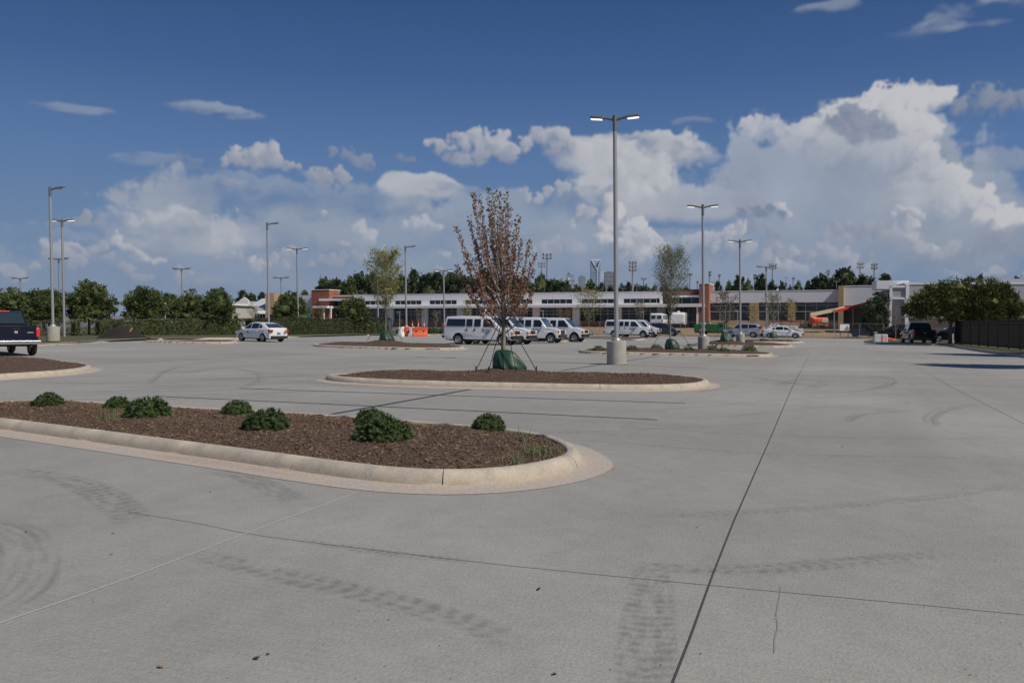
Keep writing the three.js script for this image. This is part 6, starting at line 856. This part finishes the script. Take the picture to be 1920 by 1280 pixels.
// hedges
function hedge(name, label, pts, w, h, y0, cols, seed, density = 230) {
  const c = new THREE.CatmullRomCurve3(pts), len = c.getLength(), r = rng(seed), L = [], n = Math.round(len * (w + 2 * h) * density), up = V3(0, 1, 0);
  for (let i = 0; i < n; i++) { const s = r(), p = c.getPointAt(s), d = c.getTangentAt(s), nrm = V3(d.z, 0, -d.x), a = r() * (w + 2 * h), k = .86 + .3 * fbm(s * len * .9, seed, 3), sd = .9 + .25 * fbm(s * len * .7 + 40, seed, 2); let o, x, y; if (a < h) { x = -w / 2 * sd; y = a * k; o = nrm.clone().multiplyScalar(-1); } else if (a < h + w) { x = a - h - w / 2; y = h * k; o = up.clone(); } else { x = w / 2 * sd; y = (a - h - w) * k; o = nrm.clone(); } const dep = r() * r() * .3; p.addScaledVector(nrm, x - Math.sign(x) * dep * (Math.abs(x) > w * .45 ? 1 : 0)).setY(y0 + y - (o.y > .5 ? dep : 0)); o.add(V3(r() - .5, r() - .4, r() - .5).multiplyScalar(1.5)); L.push([p, o, .13 * (.6 + r() * .7), cols[Math.floor(r() * cols.length)], .6]); }
  const t = thing(name, label, 'hedge', V3(0, 0, 0)); const lf = obj('leaves', leafGeo(L), M.leaf, t); lf.userData.kind = 'stuff';
  const pr = [[-w / 2 + .2, 0], [-w / 2 + .16, h * .88], [w / 2 - .16, h * .88], [w / 2 - .2, 0]], pos = [], idx = [], N = 40; const tm = Math.min(.4, .45 / len); for (let i = 0; i <= N; i++) { const q = lerp(tm, 1 - tm, i / N), p = c.getPointAt(q), d = c.getTangentAt(q); for (const [x, y] of pr) pos.push(p.x + d.z * x, y0 + y, p.z - d.x * x); if (i < N) for (let j = 0; j < 3; j++) { const b = i * 4 + j; idx.push(b, b + 1, b + 4, b + 1, b + 5, b + 4); } } obj('stems', raw(pos, idx), coreMat, t);
}
const HG = [[.07, .082, .034], [.085, .09, .04], [.055, .068, .028], [.12, .095, .055], [.13, .13, .06]], HD = [[.05, .058, .028], [.062, .066, .034], [.044, .05, .026], [.085, .07, .045]];
const hp = (px, d) => V3(XA(px, d), 0, -d);
hedge('hedge', 'long clipped hedge section left of the white sedan', [hp(172, 77), hp(300, 81.5), hp(455, 87)], 1.3, 1.42, .12, HG, 41); hedge('hedge', 'darker clipped hedge section right of the white sedan', [hp(458, 87), hp(600, 95), hp(728, 104)], 1.3, 1.75, .05, HD, 42);
hedge('hedge_shrub', 'rounded hedge shrub left of the bare trunk', [hp(126, 75), hp(156, 76)], 1.2, 1.3, .12, HG, 43); hedge('hedge_shrub', 'hedge shrub behind the lamp base at left', [hp(80, 74), hp(120, 75)], 1.2, 1.25, .12, HD, 44); hedge('hedge_shrub', 'hedge shrub behind the tail of the dark pickup', [hp(-20, 71), hp(74, 74)], 1.2, 1.2, .12, HG, 45);
// trees beyond the school: four kinds, repeated
{
  const GT = 'trees beyond the school', kinds = [0, 1, 2, 3].map((i) => { const t = new THREE.Group(); const r = rng(500 + i), bl = [[0, 8, 0, 4.8, 5.6], [-1.7, 9.6, .5, 3.1, 3.6], [1.7, 10, -.4, 3.1, 3.7], [.2, 11.6, 0, 3.3, 3.4], [0, 3.6, 0, 4.9, 3.4]]; if (i === 1) bl.push([-2.4, 10, 0, 2.2, 2.8]); if (i === 2) bl.push([2.4, 10.5, 0, 2, 2.6], [0, 14, 0, 1.4, 2]); if (i === 3) { bl.length = 0; bl.push([0, 4.4, 0, 4.9, 4.2], [-2.2, 8, 0, 2.6, 2.6], [2, 9, .5, 2.8, 2.8], [0, 11.5, 0, 2.6, 2.6]); }
    const cols = [DARK, DARK, GREEN.slice(0, 4), DARK.concat(GREEN.slice(1, 3))][i]; return [crownGeo(500 + i, bl, 6000, .75, cols, { clump: 1.1, shell: .72, clumps: 170, core: .76 }), limbs(510 + i, 4, .35, [[2, 9, 0], [-2, 9, .5], [0, 12, 0]], M.bark)]; });
  let first = {};
  const far = (label, px, pyTop, hw, Z, k) => { const H = P(px, pyTop, Z).y, w = hw * Z / F; let t; if (!first[k]) { t = thing('far_tree', label, 'tree', V3(0, 0, 0), 0, GT); obj('trunk', kinds[k][1], M.bark, t); obj('crown', kinds[k][0], M.leaf, t).userData.kind = 'stuff'; first[k] = t; } else t = copy(first[k], label, V3(0, 0, 0)); t.position.set(XA(px, Z), 0, -Z); t.rotation.y = px * 1.7; const top = [15.2, 15.2, 15.8, 14][k]; t.scale.set(w / 3.9, H / top, w / 3.9); };
  const list = [[612, 518, 15, 0], [634, 517, 14, 1], [656, 519, 11, 2], [680, 508, 20, 0], [700, 514, 12, 3], [720, 512, 14, 1], [751, 512, 15, 0], [775, 509, 14, 3], [808, 504, 22, 1], [840, 512, 13, 2], [857, 506, 19, 0], [884, 514, 15, 1], [905, 510, 16, 3], [925, 516, 14, 0], [945, 516, 14, 1], [968, 520, 15, 3], [990, 522, 13, 0], [1014, 513, 15, 2], [1043, 518, 18, 1], [1062, 530, 10, 3], [1080, 532, 11, 0], [1109, 526, 18, 2], [1128, 533, 10, 3], [1150, 531, 11, 1], [1165, 530, 9, 0], [1178, 532, 9, 3], [1198, 528, 10, 1], [1212, 532, 8, 0], [1228, 534, 10, 2], [1245, 536, 10, 3], [1266, 534, 12, 1], [1285, 536, 10, 0], [1346, 530, 10, 3], [1368, 528, 11, 2], [1386, 520, 12, 3], [1402, 524, 10, 2], [1425, 518, 12, 3], [1448, 524, 9, 0], [1467, 531, 9, 3], [1480, 536, 8, 2], [1495, 529, 12, 2], [1514, 530, 8, 3], [1536, 511, 15, 0], [1558, 513, 11, 1], [1583, 506, 23, 3], [1600, 512, 12, 0], [1623, 509, 15, 1], [1660, 517, 16, 3], [1820, 513, 14, 1], [1838, 518, 8, 3], [1902, 517, 14, 0], [1925, 516, 12, 1]];
  const near = ['behind the brick tower', 'over the left school entry', 'behind the yellow-leaved tree', 'left of the reddish tree', 'behind the reddish tree', 'under the stadium lights', 'by the skyline towers', 'right of the tall lamp', 'behind the right entry', 'over the right wing', 'over the boom lift', 'over the grey ribbed building'];
  const reg = (x) => x < 640 ? 0 : x < 690 ? 1 : x < 780 ? 2 : x < 880 ? 3 : x < 1000 ? 4 : x < 1060 ? 5 : x < 1150 ? 6 : x < 1235 ? 7 : x < 1345 ? 8 : x < 1500 ? 9 : x < 1700 ? 10 : 11, ord = ['first', 'second', 'third', 'fourth', 'fifth', 'sixth', 'seventh', 'eighth', 'ninth', 'tenth', 'eleventh', 'twelfth'];
  list.forEach(([x, y, w, k], i) => { const n = list.filter((q) => reg(q[0]) === reg(x) && q[0] < x).length; far(`${['tall dark', 'dense dark', 'lighter green', 'low spreading'][k]} tree, ${ord[n]} from the left ${near[reg(x)]}`, x, y, w, i % 2 ? 250 : 225, k); });
  const lowL = [[-10, 546, 22, 0], [25, 547, 20, 3], [62, 543, 18, 1], [92, 546, 18, 3], [318, 546, 12, 1], [455, 546, 13, 3], [470, 548, 10, 0], [490, 550, 10, 3], [540, 547, 10, 1], [573, 545, 14, 2], [592, 548, 12, 3]]; lowL.forEach(([x, y, w, k], i) => far(`distant tree on the left horizon, ${['behind the pickup cab', 'at the far left lamp', 'left of the single-armed pole', 'right of the single-armed pole', 'over the middle of the left trees', 'left over the gabled building', 'over the gabled building', 'beside the pole behind the sedan', 'left of the twin-headed pole behind the hedge tree', 'over the hedge tree, lighter', 'left of the brick tower'][i]}`, x, y, w, 280, k));
}
// stadium lights and utility poles
{
  const floodMat = std(.14, .145, .15, .7), GS = 'stadium light masts on the skyline';
  const mast = (label, px, py, w, rows, Z = 300) => { const top = P(px, py, Z), t = thing('stadium_mast', label, 'light mast', V3(top.x, 0, top.z), px * .3 % .6 - .3, GS), W = w * Z / F; obj('pole', new THREE.CylinderGeometry(.16, .3, top.y, 8).translate(0, top.y / 2, 0), M.steel, t); for (let r = 0; r < rows; r++) { const y = top.y - r * 1.0; obj('crossarm', bx(-W / 2, W / 2, y - .08, y + .08, -.1, .1), M.steel, t); const n = Math.max(3, Math.round(W / .85)); for (let k = 0; k < n; k++) { const x = lerp(-W / 2 + .2, W / 2 - .2, k / (n - 1)); obj('floodlight', new THREE.CylinderGeometry(.34, .2, .4, 8).rotateX(1.2).translate(x, y + .3, .15), floodMat, t); } } };
  mast('taller stadium mast right of the reddish tree', 1026, 479, 17, 2, 260); mast('shorter stadium mast touching the reddish tree', 1015.5, 495, 13, 2); mast('broad stadium mast right of the tallest lamp', 1186.5, 494, 14, 3, 240); mast('dark stadium mast low beside the broad one', 1207, 524, 10, 1); mast('stadium mast between green tree and right lamp', 1294, 516, 9, 1); mast('utility mast left of the second right lamp', 1331, 512, 5, 2); mast('small mast beside the second right lamp', 1349, 518, 5, 1); mast('small mast left of the far twin lamp', 1416, 518, 6, 2); mast('stadium mast beside the far twin lamp', 1449, 498, 14, 2, 260); mast('small mast above the right wing', 1488, 523, 5, 1); mast('utility mast among the dark right trees', 1553.5, 509, 6, 2); mast('left one of the two tall masts at right', 1613.5, 496, 13, 2, 260); mast('right one of the two tall masts at right', 1640, 498, 11, 2, 260); mast('tiny mast left of the right entry tower', 1308, 530, 4, 1);
  const wp = []; for (const [x, y, l] of [[1108, 555, 'thin pole over the school roof left of the tallest lamp'], [1168, 540, 'thin pole over the roof right of the tallest lamp'], [1194, 535, 'second thin pole over the roof right of the tallest lamp'], [1336, 528, 'thin pole at the entrance tower'], [1474, 520, 'thin pole over the right wing'], [1500, 535, 'short thin pole over the right wing'], [1569, 527, 'thin pole with crosspiece over the grey block']]) { const p = P(x, y, 200), t = thing('thin_pole', l, 'pole', V3(p.x, 0, p.z), 0, 'thin poles behind the school'); obj('pole', new THREE.CylinderGeometry(.07, .1, p.y, 6).translate(0, p.y / 2, 0), M.steel, t); obj('crosspiece', bx(-.7, .7, p.y - .1, p.y, -.05, .05), M.steel, t); }
}
// skyline
{
  const Z = 3400, k = Z / F, GT = 'downtown towers on the skyline';
  const at = (px) => V3(XA(px, Z), 0, -Z), hY = (px, py) => P(px, py, Z).y;
  { const t = thing('glass_tower', 'tallest glass tower with an open white V at its top', 'skyscraper', at(1116)), w = 8.6 * k, h = hY(1116, 487.5), hv = hY(1116, 505), xr = 2.6 * k;
    const s = shape([[-w, 0], [w, 0], [w, h], [w - 1.2 * k, h], [xr + .4 * k, hv], [-w + 1.4 * k, h], [-w, h]]); obj('body', new THREE.ExtrudeGeometry(s, { depth: 40, bevelEnabled: false }).translate(0, 0, -40), M.towerGlass, t); obj('inner_glass', bx(-w + 2, w - 2, hv - 20, h - 6, -30, -26), std(.36, .43, .52, .4), t);
    const bar = (a, b, r) => rod(V3(a[0], a[1], 2), V3(b[0], b[1], 2), r, r, 4); obj('white_crown', [bar([-w, h], [w, h], 1.25 * k * .7), bar([-w, h], [xr, hv], 1.0 * k * .7), bar([w, h], [xr, hv], 1.0 * k * .7), bar([xr, hv], [xr, 0], .9 * k * .7)], M.towerWhite, t); obj('floor_lines', [...Array(16)].map((_, i) => bx(-w - .2, w + .2, i * hv / 16, i * hv / 16 + 1.2, -.5, .6)), M.towerDark, t); }
  { const t = thing('domed_tower', 'pale stepped tower with a rounded crown left of the V tower', 'skyscraper', at(1069)), h = hY(1069, 520); obj('body', bx(-8 * k, 8 * k, 0, h, -30, 0), std(.34, .37, .44, .5), t); obj('setback', bx(-6.5 * k, 6 * k, h, hY(1069, 514), -26, -3), M.towerGlass, t); obj('crown', new THREE.SphereGeometry(5.6 * k, 14, 8, 0, 6.3, 0, 1.57).scale(1, 1.1, .8).translate(0, hY(1069, 515), -14), M.towerDark, t); obj('white_face', bx(-4.5 * k, -1 * k, 0, hY(1069, 521), 0, 3), M.towerWhite, t); obj('window_band', [...Array(12)].map((_, i) => bx(-8.1 * k, 8.1 * k, i * h / 12, i * h / 12 + 4, -2, .8)), M.towerDark, t); }
  const simple = (name, label, px, hw, py, m) => { const t = thing(name, label, 'skyscraper', at(px), 0, GT), h = hY(px, py); obj('body', bx(-hw * k, hw * k, 0, h, -30, 0), m, t); obj('roof_plant', bx(-hw * k * .6, hw * k * .5, h, h + 3 * k * .6, -20, -6), M.towerDark, t); obj('window_band', [...Array(12)].map((_, i) => bx(-hw * k - .4, hw * k + .4, i * h / 12 + 3, i * h / 12 + 8, -2, .8)), M.towerDark, t); obj('mullion', [...Array(5)].map((_, i) => bx(lerp(-hw, hw, (i + .5) / 5) * k - 1, lerp(-hw, hw, (i + .5) / 5) * k + 1, 0, h, -1, 1.4)), std(.4, .43, .48, .5), t); };
  simple('office_tower', 'dark brownish tower just left of the tallest lamp', 1143, 9.6, 510, std(.15, .14, .18, .5)); simple('office_tower', 'low glass tower between the domed and the V tower', 1091, 6, 518, std(.16, .21, .29, .4)); simple('office_tower', 'small pale tower left of the domed one', 1053, 3.4, 522, std(.5, .52, .55, .5)); simple('office_tower', 'bluish tower seen through the edge of the reddish tree', 970, 3.6, 517, M.towerGlass);
}
scene.fog = new THREE.FogExp2(new THREE.Color().setRGB(.75, .85, 1), .00003);   // thin air: only the far skyline fades a little
renderer.render(scene, camera);
